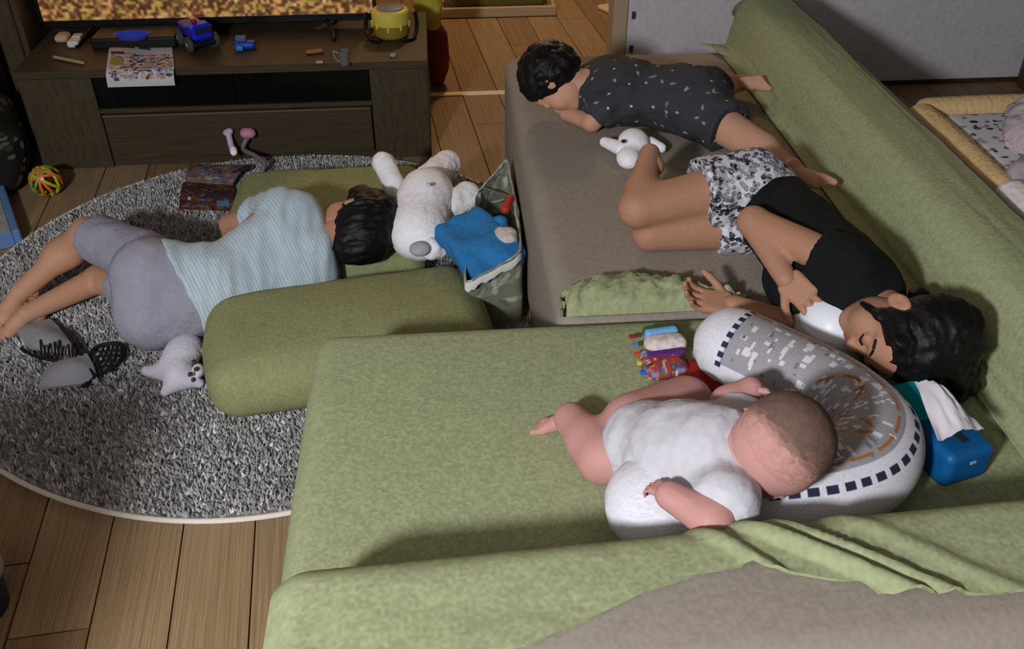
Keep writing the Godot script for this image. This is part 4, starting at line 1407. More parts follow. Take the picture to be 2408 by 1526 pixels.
# ---------------------------------------------------------------- things on the sofa
func build_sofa_things() -> void:
	var r := RandomNumberGenerator.new()
	r.seed = 60
	# nursing pillow
	var img := blank(256, 512, c8(212, 213, 222))
	for yy in 512:
		for xx in 256:
			var f := 1.0 + r.randf_range(-0.05, 0.05)
			var base := c8(212, 213, 222)
			if xx > 172 and xx < 250 and yy > 36 and yy < 476: base = c8(150, 149, 154)
			img.set_pixel(xx, yy, Color(base.r * f, base.g * f, base.b * f))
	# white flecks of the knitted print
	for q in 230:
		var x := r.randi_range(176, 240)
		var yy := r.randi_range(44, 466)
		if r.randf() < 0.65: img.fill_rect(Rect2i(x, yy, r.randi_range(3, 10), r.randi_range(3, 8)), c8(206, 208, 216))
		else: img.fill_rect(Rect2i(x, yy, r.randi_range(2, 8), r.randi_range(2, 4)), c8(112, 112, 120))
	# rust coloured zigzag and lines
	for yy in range(40, 470):
		if (yy / 7) % 5 < 4:
			img.fill_rect(Rect2i(178, yy, 3, 1), c8(158, 104, 62))
	for yy in range(150, 360):
		var x := int(212 + 18.0 * sin(yy * 0.06))
		if (yy / 6) % 4 < 3: img.fill_rect(Rect2i(x, yy, 4, 1), c8(160, 96, 46))
	# navy dashes along the outer seam and round both ends
	for k in 26:
		var yy := 44 + k * 16
		img.fill_rect(Rect2i(156, yy, 7, 10), c8(38, 42, 66))
	for k in 9:
		img.fill_rect(Rect2i(160 + k * 11, 30, 6, 9), c8(40, 44, 74))
		img.fill_rect(Rect2i(160 + k * 11, 474, 6, 9), c8(40, 44, 74))
	var pth := [at(1722, 812, 0.505), at(1836, 866, 0.505), at(1962, 932, 0.505), at(2050, 1015, 0.505), at(2035, 1095, 0.505), at(1930, 1140, 0.505), at(1760, 1160, 0.505), at(1530, 1185, 0.505)]
	for i in pth.size(): pth[i].z = minf(pth[i].z, -0.888)
	single("nursing_pillow", tube(pth, 0.076, 90, 48, 1.0, 0.92), printed(img), "curved grey nursing pillow with navy dashes under the baby", "pillow")
	# white bowl beside the girl's face
	var bw := thing("white_bowl", "upturned white bowl between the pillow and the sleeping face", "bowl", at(1948, 806, SEAT + 0.008), 0.0)
	bw.rotation = Vector3(0.12, 0, 0.05)
	bw.scale = Vector3.ONE * 1.22
	part("dome", lathe([Vector2(0.054, 0.05), Vector2(0.052, 0.06), Vector2(0.044, 0.076), Vector2(0.027, 0.086), Vector2(0, 0.089)], 36), flat(c8(226, 232, 242), 0.35), bw)
	part("rim", lathe([Vector2(0.05, 0.0), Vector2(0.062, 0.004), Vector2(0.061, 0.044), Vector2(0.054, 0.05), Vector2(0.045, 0.046), Vector2(0.045, 0.0), Vector2(0.05, 0.0)], 36), flat(c8(176, 174, 166), 0.4), bw)
	# tissue box in the corner
	var tp := at(2230, 1010, SEAT + 0.05)
	var tb := thing("tissue_box", "blue and teal tissue box in the corner of the sofa", "tissue box", Vector3(0.80, SEAT + 0.006, -1.115), deg_to_rad(16))
	part("carton", round_box(Vector3(0.048, 0.036, 0.095), 0.016), flat(c8(14, 84, 140), 0.45), tb, Vector3(0, 0.036, 0))
	part("lid_panel", round_box(Vector3(0.043, 0.004, 0.045), 0.003), flat(c8(20, 138, 152), 0.45), tb, Vector3(0, 0.0715, -0.042))
	part("slot", round_box(Vector3(0.008, 0.002, 0.03), 0.0015), flat(c8(30, 46, 60), 0.6), tb, Vector3(0, 0.0722, 0.04))
	part("mark", round_box(Vector3(0.006, 0.002, 0.003), 0.001), flat(c8(130, 170, 180), 0.5), tb, Vector3(0.0, 0.05, 0.0945), Vector3(PI / 2, 0, 0))
	var nz := FastNoiseLite.new()
	nz.seed = 71
	nz.frequency = 12.0
	var T := [at(2150, 900, 0.535), at(2235, 930, 0.55), at(2312, 1012, 0.535), at(2205, 1040, 0.54)]
	var tf := func(u: float, v: float) -> Vector3:
		var o: Vector3 = T[0].lerp(T[1], u).lerp(T[3].lerp(T[2], u), v)
		o.y += 0.022 * sin(PI * u) * sin(PI * (0.25 + v * 0.6)) + 0.012 * nz.get_noise_3dv(Vector3(u * 0.3, v * 0.08, 0.2))
		return o
	single("tissue", grid(18, 18, tf, 0.0012), flat(c8(214, 212, 218), 0.9), "white paper tissue pulled out of the tissue box", "tissue")
	# cloth activity toy by the baby's leg
	var ct := thing("cloth_toy", "many coloured stuffed cloth toy by the baby's knee", "toy", at(1568, 868, SEAT + 0.006))
	var pr := blank(64, 64, c8(150, 60, 60))
	for q in 260:
		var cc: Color = [c8(200, 60, 40), c8(40, 96, 180), c8(230, 190, 60), c8(90, 40, 120), c8(230, 220, 215), c8(70, 110, 60), c8(40, 40, 44), c8(120, 160, 200)][r.randi() % 8]
		pr.fill_rect(Rect2i(r.randi_range(0, 60), r.randi_range(0, 60), r.randi_range(2, 6), r.randi_range(2, 5)), cc)
	var pm := printed(pr)
	pm.uv1_triplanar = true
	pm.uv1_scale = Vector3(7, 7, 7)
	part("patchwork_pillow", round_box(Vector3(0.04, 0.016, 0.036), 0.014, 0.004), pm, ct, Vector3(-0.008, 0.017, 0.004))
	part("white_panel", round_box(Vector3(0.038, 0.014, 0.02), 0.012, 0.003), speckle("toy_white", c8(206, 196, 194), 0.15, 0.006), ct, Vector3(0.002, 0.034, -0.036), Vector3(-0.15, 0.1, 0))
	part("sky_panel", round_box(Vector3(0.034, 0.012, 0.01), 0.009), flat(c8(112, 166, 214), 0.8), ct, Vector3(0.0, 0.036, -0.066), Vector3(0, 0.15, 0))
	part("green_panel", round_box(Vector3(0.036, 0.01, 0.012), 0.009), flat(c8(60, 92, 58), 0.8), ct, Vector3(0.004, 0.026, -0.088), Vector3(0, 0.05, 0))
	part("purple_band", round_box(Vector3(0.036, 0.004, 0.008), 0.003), flat(c8(92, 44, 120), 0.8), ct, Vector3(-0.004, 0.036, -0.004), Vector3(0, 0.15, 0))
	part("red_flap", round_box(Vector3(0.062, 0.009, 0.028), 0.008, 0.003), flat(c8(148, 32, 22), 0.8), ct, Vector3(0.072, 0.012, 0.05), Vector3(0, -0.6, 0))
	for k in 5:
		part("tag_loop", round_box(Vector3(0.007, 0.003, 0.005), 0.002), flat([c8(44, 104, 190), c8(230, 190, 60), c8(200, 70, 44), c8(110, 120, 180), c8(150, 40, 50)][k], 0.8), ct, Vector3(-0.052, 0.02, 0.03 - k * 0.028))
	single("paper_scrap", round_box(Vector3(0.009, 0.003, 0.007), 0.002), flat(c8(228, 230, 236), 0.8), "tiny white scrap on the green seat by the baby's leg", "scrap", at(1458, 960, SEAT + 0.011))
	# small white plush under the girl's foot
	var w := thing("plush_rabbit", "small white plush toy under the girl's foot on the beige seat", "plush toy")
	var m := speckle("white_plush", c8(242, 243, 248), 0.035, 0.005, 0.4)
	var s := Soft.new()
	s.ell(at(1490, 336, 0.475), Vector3(0.042, 0.036, 0.05), Basis.IDENTITY, 0.02)
	s.ell(at(1478, 372, 0.462), Vector3(0.032, 0.026, 0.036), Basis.IDENTITY, 0.02)
	part("body", soft_mesh([[s, 0.005]]), m, w)
	for e in [[at(1462, 350, 0.47), at(1422, 334, 0.465), 0.02, 0.014], [at(1530, 335, 0.47), at(1556, 348, 0.46), 0.016, 0.013]]:
		var l := Soft.new()
		l.cap(e[0], e[1], e[2], e[3], 0.01)
		part("ear", soft_mesh([[l, 0.004]]), m, w)
	var ey := Soft.new()
	ey.ell(at(1466, 332, 0.502), Vector3(0.006, 0.005, 0.007))
	part("eye", soft_mesh([[ey, 0.002]]), flat(c8(40, 40, 44), 0.3), w)

# ---------------------------------------------------------------- people
func frame_of(up: Vector3, face: Vector3) -> Basis:
	var yv := up.normalized()
	var zv := (face - yv * face.dot(yv)).normalized()
	return Basis(yv.cross(zv), yv, zv)

func head_shape(s: Soft, c: Vector3, b: Basis, h: float, ear_y := -0.04, ear_z := -0.05) -> void:
	var w := func(x: float, y: float, z: float) -> Vector3: return c + b * (Vector3(x, y, z) * h)
	s.ell(w.call(0, 0.13, -0.04), Vector3(0.35, 0.37, 0.43) * h, b, 0.02 * h / 0.2)
	s.ell(w.call(0, -0.17, 0.10), Vector3(0.27, 0.32, 0.28) * h, b, 0.12 * h)
	s.ell(w.call(0, -0.40, 0.24), Vector3(0.11, 0.09, 0.10) * h, b, 0.10 * h)
	for e in [-1.0, 1.0]:
		s.ell(w.call(e * 0.15, -0.17, 0.21), Vector3(0.14, 0.14, 0.13) * h, b, 0.08 * h)
	for e in [-1.0, 1.0]:
		s.ell(w.call(e * 0.15, 0.005, 0.40), Vector3(0.09, 0.055, 0.06) * h, b, 0.04 * h)
		s.cut()
	for e in [-1.0, 1.0]:
		s.ell(w.call(e * 0.15, -0.005, 0.318), Vector3(0.075, 0.06, 0.06) * h, b, 0.01 * h)
		s.cap(w.call(e * 0.06, 0.085, 0.35), w.call(e * 0.22, 0.085, 0.30), 0.03 * h, 0.02 * h, 0.05 * h)
	s.cap(w.call(0, -0.01, 0.35), w.call(0, -0.145, 0.425), 0.032 * h, 0.05 * h, 0.05 * h)
	for e in [-1.0, 1.0]:
		s.ell(w.call(e * 0.045, -0.155, 0.385), Vector3(0.035, 0.03, 0.04) * h, b, 0.02 * h)
	s.cap(w.call(-0.075, -0.262, 0.345), w.call(0.075, -0.262, 0.345), 0.026 * h, 0.026 * h, 0.02 * h)
	s.cap(w.call(-0.055, -0.312, 0.335), w.call(0.055, -0.312, 0.335), 0.03 * h, 0.03 * h, 0.015 * h)
	for e in [-1.0, 1.0]:
		s.ell(w.call(e * 0.355, ear_y, ear_z), Vector3(0.045, 0.125, 0.08) * h, b * Basis.from_euler(Vector3(-0.15, -0.35 * e, 0)), 0.02 * h)
		s.ell(w.call(e * 0.405, ear_y + 0.01, ear_z + 0.02), Vector3(0.03, 0.075, 0.045) * h, b, 0.02 * h)
		s.cut()

# palm with four fingers and a thumb; curl bends every joint towards the palm
func hand_shape(s: Soft, w: Vector3, dir: Vector3, palm: Vector3, size: float, curl: float, thumb := 1.0) -> void:
	dir = dir.normalized()
	palm = (palm - dir * palm.dot(dir)).normalized()
	var ac := dir.cross(palm).normalized()
	var b := Basis(ac, palm, dir)
	s.box(w + dir * size * 0.26, Vector3(0.225, 0.085, 0.26) * size, 0.075 * size, b, 0.05 * size)
	var lens := [0.43, 0.49, 0.46, 0.36]
	for i in 4:
		var p: Vector3 = w + dir * size * (0.46 - 0.02 * absf(i - 1.2)) + ac * size * (0.18 - 0.12 * i) * thumb
		var d := dir.rotated(palm, (0.10 - 0.07 * i) * -thumb)
		var r := size * (0.055 if i < 3 else 0.048)
		var ax := d.cross(palm).normalized()
		for k in 3:
			d = d.rotated(ax, curl * (0.7 if k == 0 else 1.1))
			var l: float = lens[i] * size * [0.45, 0.31, 0.24][k]
			var q := p + d * l
			s.cap(p, q, r, r * 0.9, 0.012 * size)
			r *= 0.92
			p = q
	var tp := w + dir * size * 0.14 + ac * size * 0.17 * thumb
	var td := (dir * 0.62 + ac * 0.72 * thumb + palm * 0.3).normalized()
	var r2 := size * 0.075
	for k in 3:
		var q: Vector3 = tp + td * size * [0.2, 0.17, 0.13][k]
		s.cap(tp, q, r2, r2 * 0.88, 0.03 * size)
		r2 *= 0.87
		tp = q
		td = (td + dir * 0.35 + palm * curl * 0.3).normalized()

func foot_shape(s: Soft, ankle: Vector3, toe_dir: Vector3, top: Vector3, size: float, big := 1.0) -> void:
	var d := toe_dir.normalized()
	var up := (top - d * top.dot(d)).normalized()
	var ac := d.cross(up).normalized()
	var heel := ankle - d * size * 0.13 - up * size * 0.16
	s.ell(heel, Vector3(0.14, 0.15, 0.16) * size, Basis(ac, up, d), 0.06 * size)
	var ball := ankle + d * size * 0.5 - up * size * 0.22
	s.cap(ankle, ankle + d * size * 0.28 - up * size * 0.12, size * 0.15, size * 0.13, 0.08 * size)
	s.cap(heel, ball - ac * size * 0.07 * big, size * 0.12, size * 0.085, 0.08 * size)
	s.cap(ankle + d * size * 0.2 - up * size * 0.14, ball + ac * size * 0.07 * big, size * 0.12, size * 0.1, 0.08 * size)
	for i in 5:
		var o := ac * big * size * (0.125 - 0.062 * i)
		var l := size * (0.2 - 0.022 * i)
		var r := size * (0.058 if i == 0 else 0.042 - 0.002 * i)
		var p := ball + o - d * size * 0.03 * i * 0.7
		s.cap(p, p + d * l - up * size * 0.02, r, r, 0.02 * size)

func skin(col: Color) -> StandardMaterial3D:
	var k := "skin" + str(col)
	if mats.has(k): return mats[k]
	var m := speckle(k, col, 0.022, 0.004, 0.0, 96, 0.6)
	m.subsurf_scatter_enabled = true
	m.subsurf_scatter_strength = 0.12
	return m

func hair_mat() -> StandardMaterial3D:
	return speckle("black_hair", c8(13, 12, 12), 0.3, 0.004, 0.3, 96, 0.55)

func person(label: String) -> Node3D:
	return thing("person", label, "person", Vector3.ZERO, 0.0, "sleeping children and baby")

func build_people() -> void:
	girl_in_black()
	child_in_stripes()
	child_in_dots()
	baby()

func girl_in_black() -> void:
	var t := person("child in black t-shirt and leopard print shorts asleep on the sofa")
	var s := Soft.new()
	var neck := Vector3(0.80, 0.535, -1.40)
	var chest := Vector3(0.775, 0.535, -1.50)
	var waist := Vector3(0.745, 0.53, -1.68)
	var hip := Vector3(0.715, 0.53, -1.83)
	var shU := Vector3(0.745, 0.605, -1.435)
	var shL := Vector3(0.765, 0.485, -1.45)
	var elU := at(1772, 522, 0.60)
	var wrU := at(1848, 655, 0.555)
	var elL := Vector3(0.695, 0.462, -1.43)
	var wrL := at(1722, 716, 0.468)
	var hipU := Vector3(0.69, 0.575, -1.83)
	var hipL := Vector3(0.69, 0.49, -1.80)
	var knU := at(1500, 490, 0.545)
	var anU := at(1528, 362, 0.60)
	var knL := at(1530, 548, 0.478)
	var anL := Vector3(0.62, 0.463, -1.95)
	s.cap(chest, waist, 0.085, 0.072, 0.03)
	s.cap(waist, hip, 0.072, 0.082, 0.03)
	s.cap(neck, chest, 0.045, 0.07, 0.03)
	s.cap(shU, elU, 0.036, 0.031, 0.02)
	s.cap(elU, wrU, 0.031, 0.021, 0.012)
	s.cap(shL, elL, 0.034, 0.03, 0.02)
	s.cap(elL, wrL, 0.029, 0.021, 0.012)
	s.cap(hipU, knU, 0.062, 0.043, 0.03)
	s.cap(knU, anU, 0.04, 0.024, 0.012)
	s.ell(knU.lerp(anU, 0.3) + Vector3(0.006, -0.004, 0), Vector3(0.036, 0.036, 0.05), Basis.IDENTITY, 0.03)
	s.cap(hipL, knL, 0.058, 0.042, 0.02)
	s.cap(knL, anL, 0.038, 0.024, 0.01)
	var hc := at(2114, 782, 0.545)
	var hb := frame_of(Vector3(0.30, -0.06, 0.95), Vector3(-0.82, -0.36, 0.33))
	s.cap(neck + Vector3(0, 0, -0.02), hc + hb * Vector3(0, -0.02, -0.012), 0.042, 0.044, 0.02)
	var hd := Soft.new()
	head_shape(hd, hc, hb, 0.195)
	var ha := Soft.new()
	hand_shape(ha, wrU, at(1915, 712, 0.535) - wrU, Vector3(0.45, -0.6, -0.6), 0.125, 0.17, -1.0)
	var hl := Soft.new()
	hand_shape(hl, wrL, at(1600, 700, 0.475) - wrL, Vector3(0.1, 0.9, 0.35), 0.125, 0.42, 1.0)
	var ft := Soft.new()
	foot_shape(ft, anU, Vector3(0.12, -0.35, -1.0), Vector3(-0.3, 0.9, -0.2), 0.16, 1.0)
	var ft2 := Soft.new()
	foot_shape(ft2, anL, Vector3(0.5, 0.0, -0.6), Vector3(0, 1, 0), 0.15, -1.0)
	var sk := skin(c8(168, 126, 102))
	part("body", soft_mesh([[s, 0.007], [hd, 0.0035], [ha, 0.003], [hl, 0.003], [ft, 0.004], [ft2, 0.005]]), sk, t)
	# closed eyes, brows
	var dk := flat(c8(30, 24, 22), 0.7)
	var w := func(x: float, y: float, z: float) -> Vector3: return hc + hb * (Vector3(x, y, z) * 0.195)
	for e in [-1.0, 1.0]:
		part("eyelashes", tube([w.call(e * 0.085, -0.03, 0.372), w.call(e * 0.15, -0.045, 0.383), w.call(e * 0.215, -0.03, 0.352)], 0.0017, 10, 6), dk, t)
		part("eyebrow", tube([w.call(e * 0.07, 0.10, 0.385), w.call(e * 0.15, 0.125, 0.372), w.call(e * 0.235, 0.10, 0.318)], 0.0026, 10, 6), dk, t)
	part("lips", tube([w.call(-0.07, -0.285, 0.368), w.call(0, -0.285, 0.378), w.call(0.07, -0.285, 0.368)], 0.0028, 10, 6), flat(c8(170, 102, 92), 0.5), t)
	# long black hair spread behind the head
	var h := Soft.new()
	h.ell(w.call(0, 0.20, -0.09), Vector3(0.42, 0.38, 0.45) * 0.195, hb, 0.02)
	h.ell(w.call(0.02, 0.30, -0.24), Vector3(0.39, 0.34, 0.38) * 0.195, hb, 0.03)
	h.ell(at(2200, 815, 0.50), Vector3(0.055, 0.055, 0.07), hb, 0.04)
	h.ell(at(2228, 890, 0.475), Vector3(0.05, 0.035, 0.055), Basis.from_euler(Vector3(0, 0.4, 0)), 0.04)
	h.cap(w.call(-0.30, 0.16, 0.12), w.call(-0.36, -0.02, 0.02), 0.018, 0.012, 0.02)
	h.cap(at(2160, 700, 0.55), at(2215, 745, 0.53), 0.02, 0.026, 0.03)
	h.ell(w.call(0.0, -0.12, 0.42), Vector3(0.36, 0.44, 0.36) * 0.195, hb, 0.012)
	h.cut()
	h.ell(w.call(-0.40, -0.06, -0.03), Vector3(0.08, 0.15, 0.10) * 0.195, hb, 0.012)
	h.cut()
	h.cap(w.call(-0.30, 0.30, 0.20), w.call(-0.34, -0.02, 0.16), 0.016, 0.009, 0.012)
	h.cap(w.call(-0.34, -0.02, 0.16), w.call(-0.27, -0.28, 0.16), 0.009, 0.004, 0.008)
	h.wrinkle(0.007, 30.0, 2, Vector3(1.6, 1.0, 0.35))
	part("hair", soft_mesh([[h, 0.005]]), hair_mat(), t)
	# black t-shirt
	var sh := Soft.new()
	sh.cap(chest + Vector3(0.004, 0.004, 0.045), waist, 0.088, 0.086, 0.03)
	sh.cap(waist, hip.lerp(waist, 0.35), 0.086, 0.09, 0.03, 2)
	sh.cap(chest, neck + Vector3(0, 0, -0.005), 0.07, 0.052, 0.04)
	sh.cap(shU + Vector3(0.012, 0, 0.004), shU.lerp(elU, 0.28), 0.046, 0.048, 0.03, 2)
	sh.cap(shL, shL.lerp(elL, 0.7), 0.046, 0.044, 0.03, 2)
	sh.ell(Vector3(0.70, 0.50, -1.53), Vector3(0.06, 0.06, 0.1), Basis.IDENTITY, 0.04)
	sh.wrinkle(0.007, 12.0, 4, Vector3(1, 1, 0.6))
	part("shirt", soft_mesh([[sh, 0.006]]), speckle("black_cotton", c8(15, 19, 20), 0.12, 0.005, 0.3), t)
	# white print on the chest, seen under the arm
	var rr := RandomNumberGenerator.new()
	rr.seed = 81
	var pr := blank(64, 40, c8(15, 19, 20))
	for q in 70: pr.fill_rect(Rect2i(rr.randi_range(2, 58), rr.randi_range(2, 34), rr.randi_range(2, 7), rr.randi_range(2, 4)), c8(214, 216, 232) if rr.randf() < 0.6 else c8(60, 58, 76))
	var A := [at(1838, 580, 0.56), at(1905, 618, 0.565), at(1890, 655, 0.55), at(1845, 630, 0.545)]
	var fn := func(u: float, v: float) -> Vector3: return A[0].lerp(A[1], u).lerp(A[3].lerp(A[2], u), v) + Vector3(0, 0.006 * sin(PI * u), 0)
	part("chest_print", grid(8, 6, fn, 0.003), printed(pr), t)
	# leopard print shorts
	var lp := blank(128, 128, c8(210, 211, 220))
	for q in 240:
		var c := Vector2(rr.randf() * 128, rr.randf() * 128)
		var rad := rr.randf_range(2.5, 5.5)
		spot(lp, c.x, c.y, rad, rad * 0.8, c8(26, 25, 38))
		if rr.randf() < 0.2: spot(lp, c.x + 0.8, c.y, rad * 0.45, rad * 0.4, c8(150, 150, 160))
	var lm := printed(lp)
	lm.uv1_triplanar = true
	lm.uv1_world_triplanar = true
	lm.uv1_scale = Vector3(6.2, 6.2, 6.2)
	var so := Soft.new()
	so.cap(hip.lerp(waist, 0.35), hip + Vector3(-0.01, 0, -0.02), 0.088, 0.092, 0.03, 1)
	so.cap(hipU, hipU.lerp(knU, 0.46), 0.074, 0.082, 0.03, 2)
	so.cap(hipL, hipL.lerp(knL, 0.36), 0.066, 0.066, 0.03, 2)
	so.wrinkle(0.007, 14.0, 6)
	part("shorts", soft_mesh([[so, 0.006]]), lm, t)

func child_in_stripes() -> void:
	var t := person("child in pale blue striped shirt and grey shorts asleep on the rug")
	var s := Soft.new()
	var neck := Vector3(-0.355, 0.20, -2.275)
	var up0 := Vector3(-0.455, 0.235, -2.325)
	var up1 := Vector3(-0.755, 0.205, -2.145)
	var wst := Vector3(-0.635, 0.160, -2.165)
	var lo0 := Vector3(-0.425, 0.125, -2.245)
	var lo1 := Vector3(-0.755, 0.115, -2.105)
	var shU := Vector3(-0.455, 0.275, -2.345)
	var elU := at(540, 528, 0.16)
	var wrU := Vector3(-0.66, 0.05, -2.50)
	var hipU := Vector3(-0.775, 0.21, -2.185)
	var hipL := Vector3(-0.775, 0.12, -2.15)
	var knU := at(205, 548, 0.195)
	var anU := at(45, 690, 0.105)
	var knL := at(236, 655, 0.075)
	var anL := at(62, 738, 0.062)
	s.cap(up0, wst, 0.08, 0.07, 0.04)
	s.cap(wst, up1, 0.07, 0.08, 0.04)
	s.cap(lo0, lo1, 0.08, 0.085, 0.04)
	s.cap(neck, up0.lerp(lo0, 0.5), 0.042, 0.06, 0.03)
	s.cap(shU, elU, 0.036, 0.03, 0.02)
	s.cap(elU, wrU, 0.028, 0.021, 0.01)
	s.cap(hipU, knU, 0.068, 0.046, 0.03)
	s.cap(knU, anU, 0.043, 0.026, 0.01)
	s.ell(knU.lerp(anU, 0.35), Vector3(0.055, 0.04, 0.045), Basis.IDENTITY, 0.03)
	s.cap(hipL, knL, 0.06, 0.042, 0.03)
	s.cap(knL, anL, 0.04, 0.025, 0.01)
	var hc := at(840, 522, 0.222)
	var hb := frame_of(Vector3(0.80, 0.02, -0.58), Vector3(-0.56, -0.12, -0.80))
	s.cap(neck, hc + hb * Vector3(0, -0.03, -0.01), 0.042, 0.044, 0.02)
	var hd := Soft.new()
	head_shape(hd, hc, hb, 0.20)
	var f1 := Soft.new()
	foot_shape(f1, anU, at(-30, 745, 0.07) - anU, Vector3(-0.3, 0.7, 0.6), 0.16, 1.0)
	var f2 := Soft.new()
	foot_shape(f2, anL, at(-10, 775, 0.045) - anL, Vector3(0.1, 0.9, 0.3), 0.155, -1.0)
	var hd2 := Soft.new()
	hand_shape(hd2, wrU, Vector3(-0.6, -0.1, -0.6), Vector3(0, -1, 0.1), 0.11, 0.2, 1.0)
	part("body", soft_mesh([[s, 0.007], [hd, 0.004], [f1, 0.0035], [f2, 0.004], [hd2, 0.004]]), skin(c8(182, 138, 112)), t)
	var w := func(x: float, y: float, z: float) -> Vector3: return hc + hb * (Vector3(x, y, z) * 0.20)
	var h := Soft.new()
	h.ell(w.call(0, 0.18, -0.08), Vector3(0.44, 0.42, 0.48) * 0.2, hb, 0.03)
	h.ell(w.call(0, -0.05, -0.24), Vector3(0.40, 0.36, 0.36) * 0.2, hb, 0.04)
	h.ell(at(845, 575, 0.195), Vector3(0.075, 0.055, 0.06), Basis.from_euler(Vector3(0, 0.3, 0)), 0.05)
	h.cap(w.call(0.30, 0.3, 0.25), w.call(0.36, 0.12, 0.15), 0.02, 0.014, 0.02)
	h.cap(w.call(-0.30, 0.3, 0.25), w.call(-0.36, 0.12, 0.15), 0.02, 0.014, 0.02)
	h.ell(w.call(0, -0.14, 0.42), Vector3(0.40, 0.46, 0.34) * 0.2, hb, 0.012)
	h.cut()
	for e in [-1.0, 1.0]:
		h.ell(w.call(e * 0.40, -0.08, 0.02), Vector3(0.10, 0.16, 0.14) * 0.2, hb, 0.012)
		h.cut()
	h.wrinkle(0.008, 30.0, 5, Vector3(0.4, 1.0, 1.5))
	part("hair", soft_mesh([[h, 0.005]]), hair_mat(), t)
	# striped shirt; stripes run round the body
	var rr := RandomNumberGenerator.new()
	rr.seed = 91
	var im := blank(128, 64, c8(194, 210, 220))
	for x in 128:
		var f := 0.0
		if x % 8 < 3: f = 0.42
		for y in 64:
			var base := c8(180, 198, 209).lerp(c8(132, 142, 150), f * (1.0 if rr.randf() < 0.75 else 0.0))
			var g := 1.0 + rr.randf_range(-0.05, 0.05)
			im.set_pixel(x, y, Color(base.r * g, base.g * g, base.b * g))
	var sh := Soft.new()
	sh.cap(up0 + Vector3(0.03, 0.0, -0.01), wst, 0.09, 0.086, 0.05)
	sh.cap(wst, up1, 0.086, 0.096, 0.05)
	sh.cap(lo0 + Vector3(0.03, 0.0, -0.01), lo1, 0.088, 0.105, 0.05)
	sh.cap(up0.lerp(lo0, 0.5), neck + Vector3(-0.015, 0, 0.01), 0.07, 0.052, 0.04)
	sh.cap(shU, shU.lerp(elU, 0.5), 0.06, 0.06, 0.03, 2)
	var ax := (up1 - up0).normalized()
	sh.planes.append(Plane(ax, ax.dot(up1.lerp(up0, 0.10).lerp(lo1.lerp(lo0, 0.12), 0.5))))
	sh.wrinkle(0.009, 9.0, 7, Vector3(1.6, 0.6, 0.6))
	part("shirt", soft_mesh([[sh, 0.006]], Vector3.ZERO, ax * 7.0, Vector3(0.3, 0.7, 0.7) * 6.0), printed(im), t)
	var so := Soft.new()
	so.planes.append(Plane(-ax, (-ax).dot(up1.lerp(up0, 0.24).lerp(lo1.lerp(lo0, 0.24), 0.5))))
	so.cap(wst, up1 + Vector3(-0.03, 0, 0.0), 0.085, 0.1, 0.05)
	so.cap(lo1.lerp(lo0, 0.3), lo1 + Vector3(-0.03, -0.002, 0.005), 0.097, 0.102, 0.05)
	so.cap(hipU, hipU.lerp(knU, 0.86), 0.078, 0.07, 0.012, 2)
	so.cap(hipL, hipL.lerp(knL, 0.62), 0.072, 0.062, 0.012, 2)
	so.wrinkle(0.006, 9.0, 8)
	part("shorts", soft_mesh([[so, 0.007]]), speckle("grey_jersey", c8(146, 146, 160), 0.035, 0.006, 0.3), t)

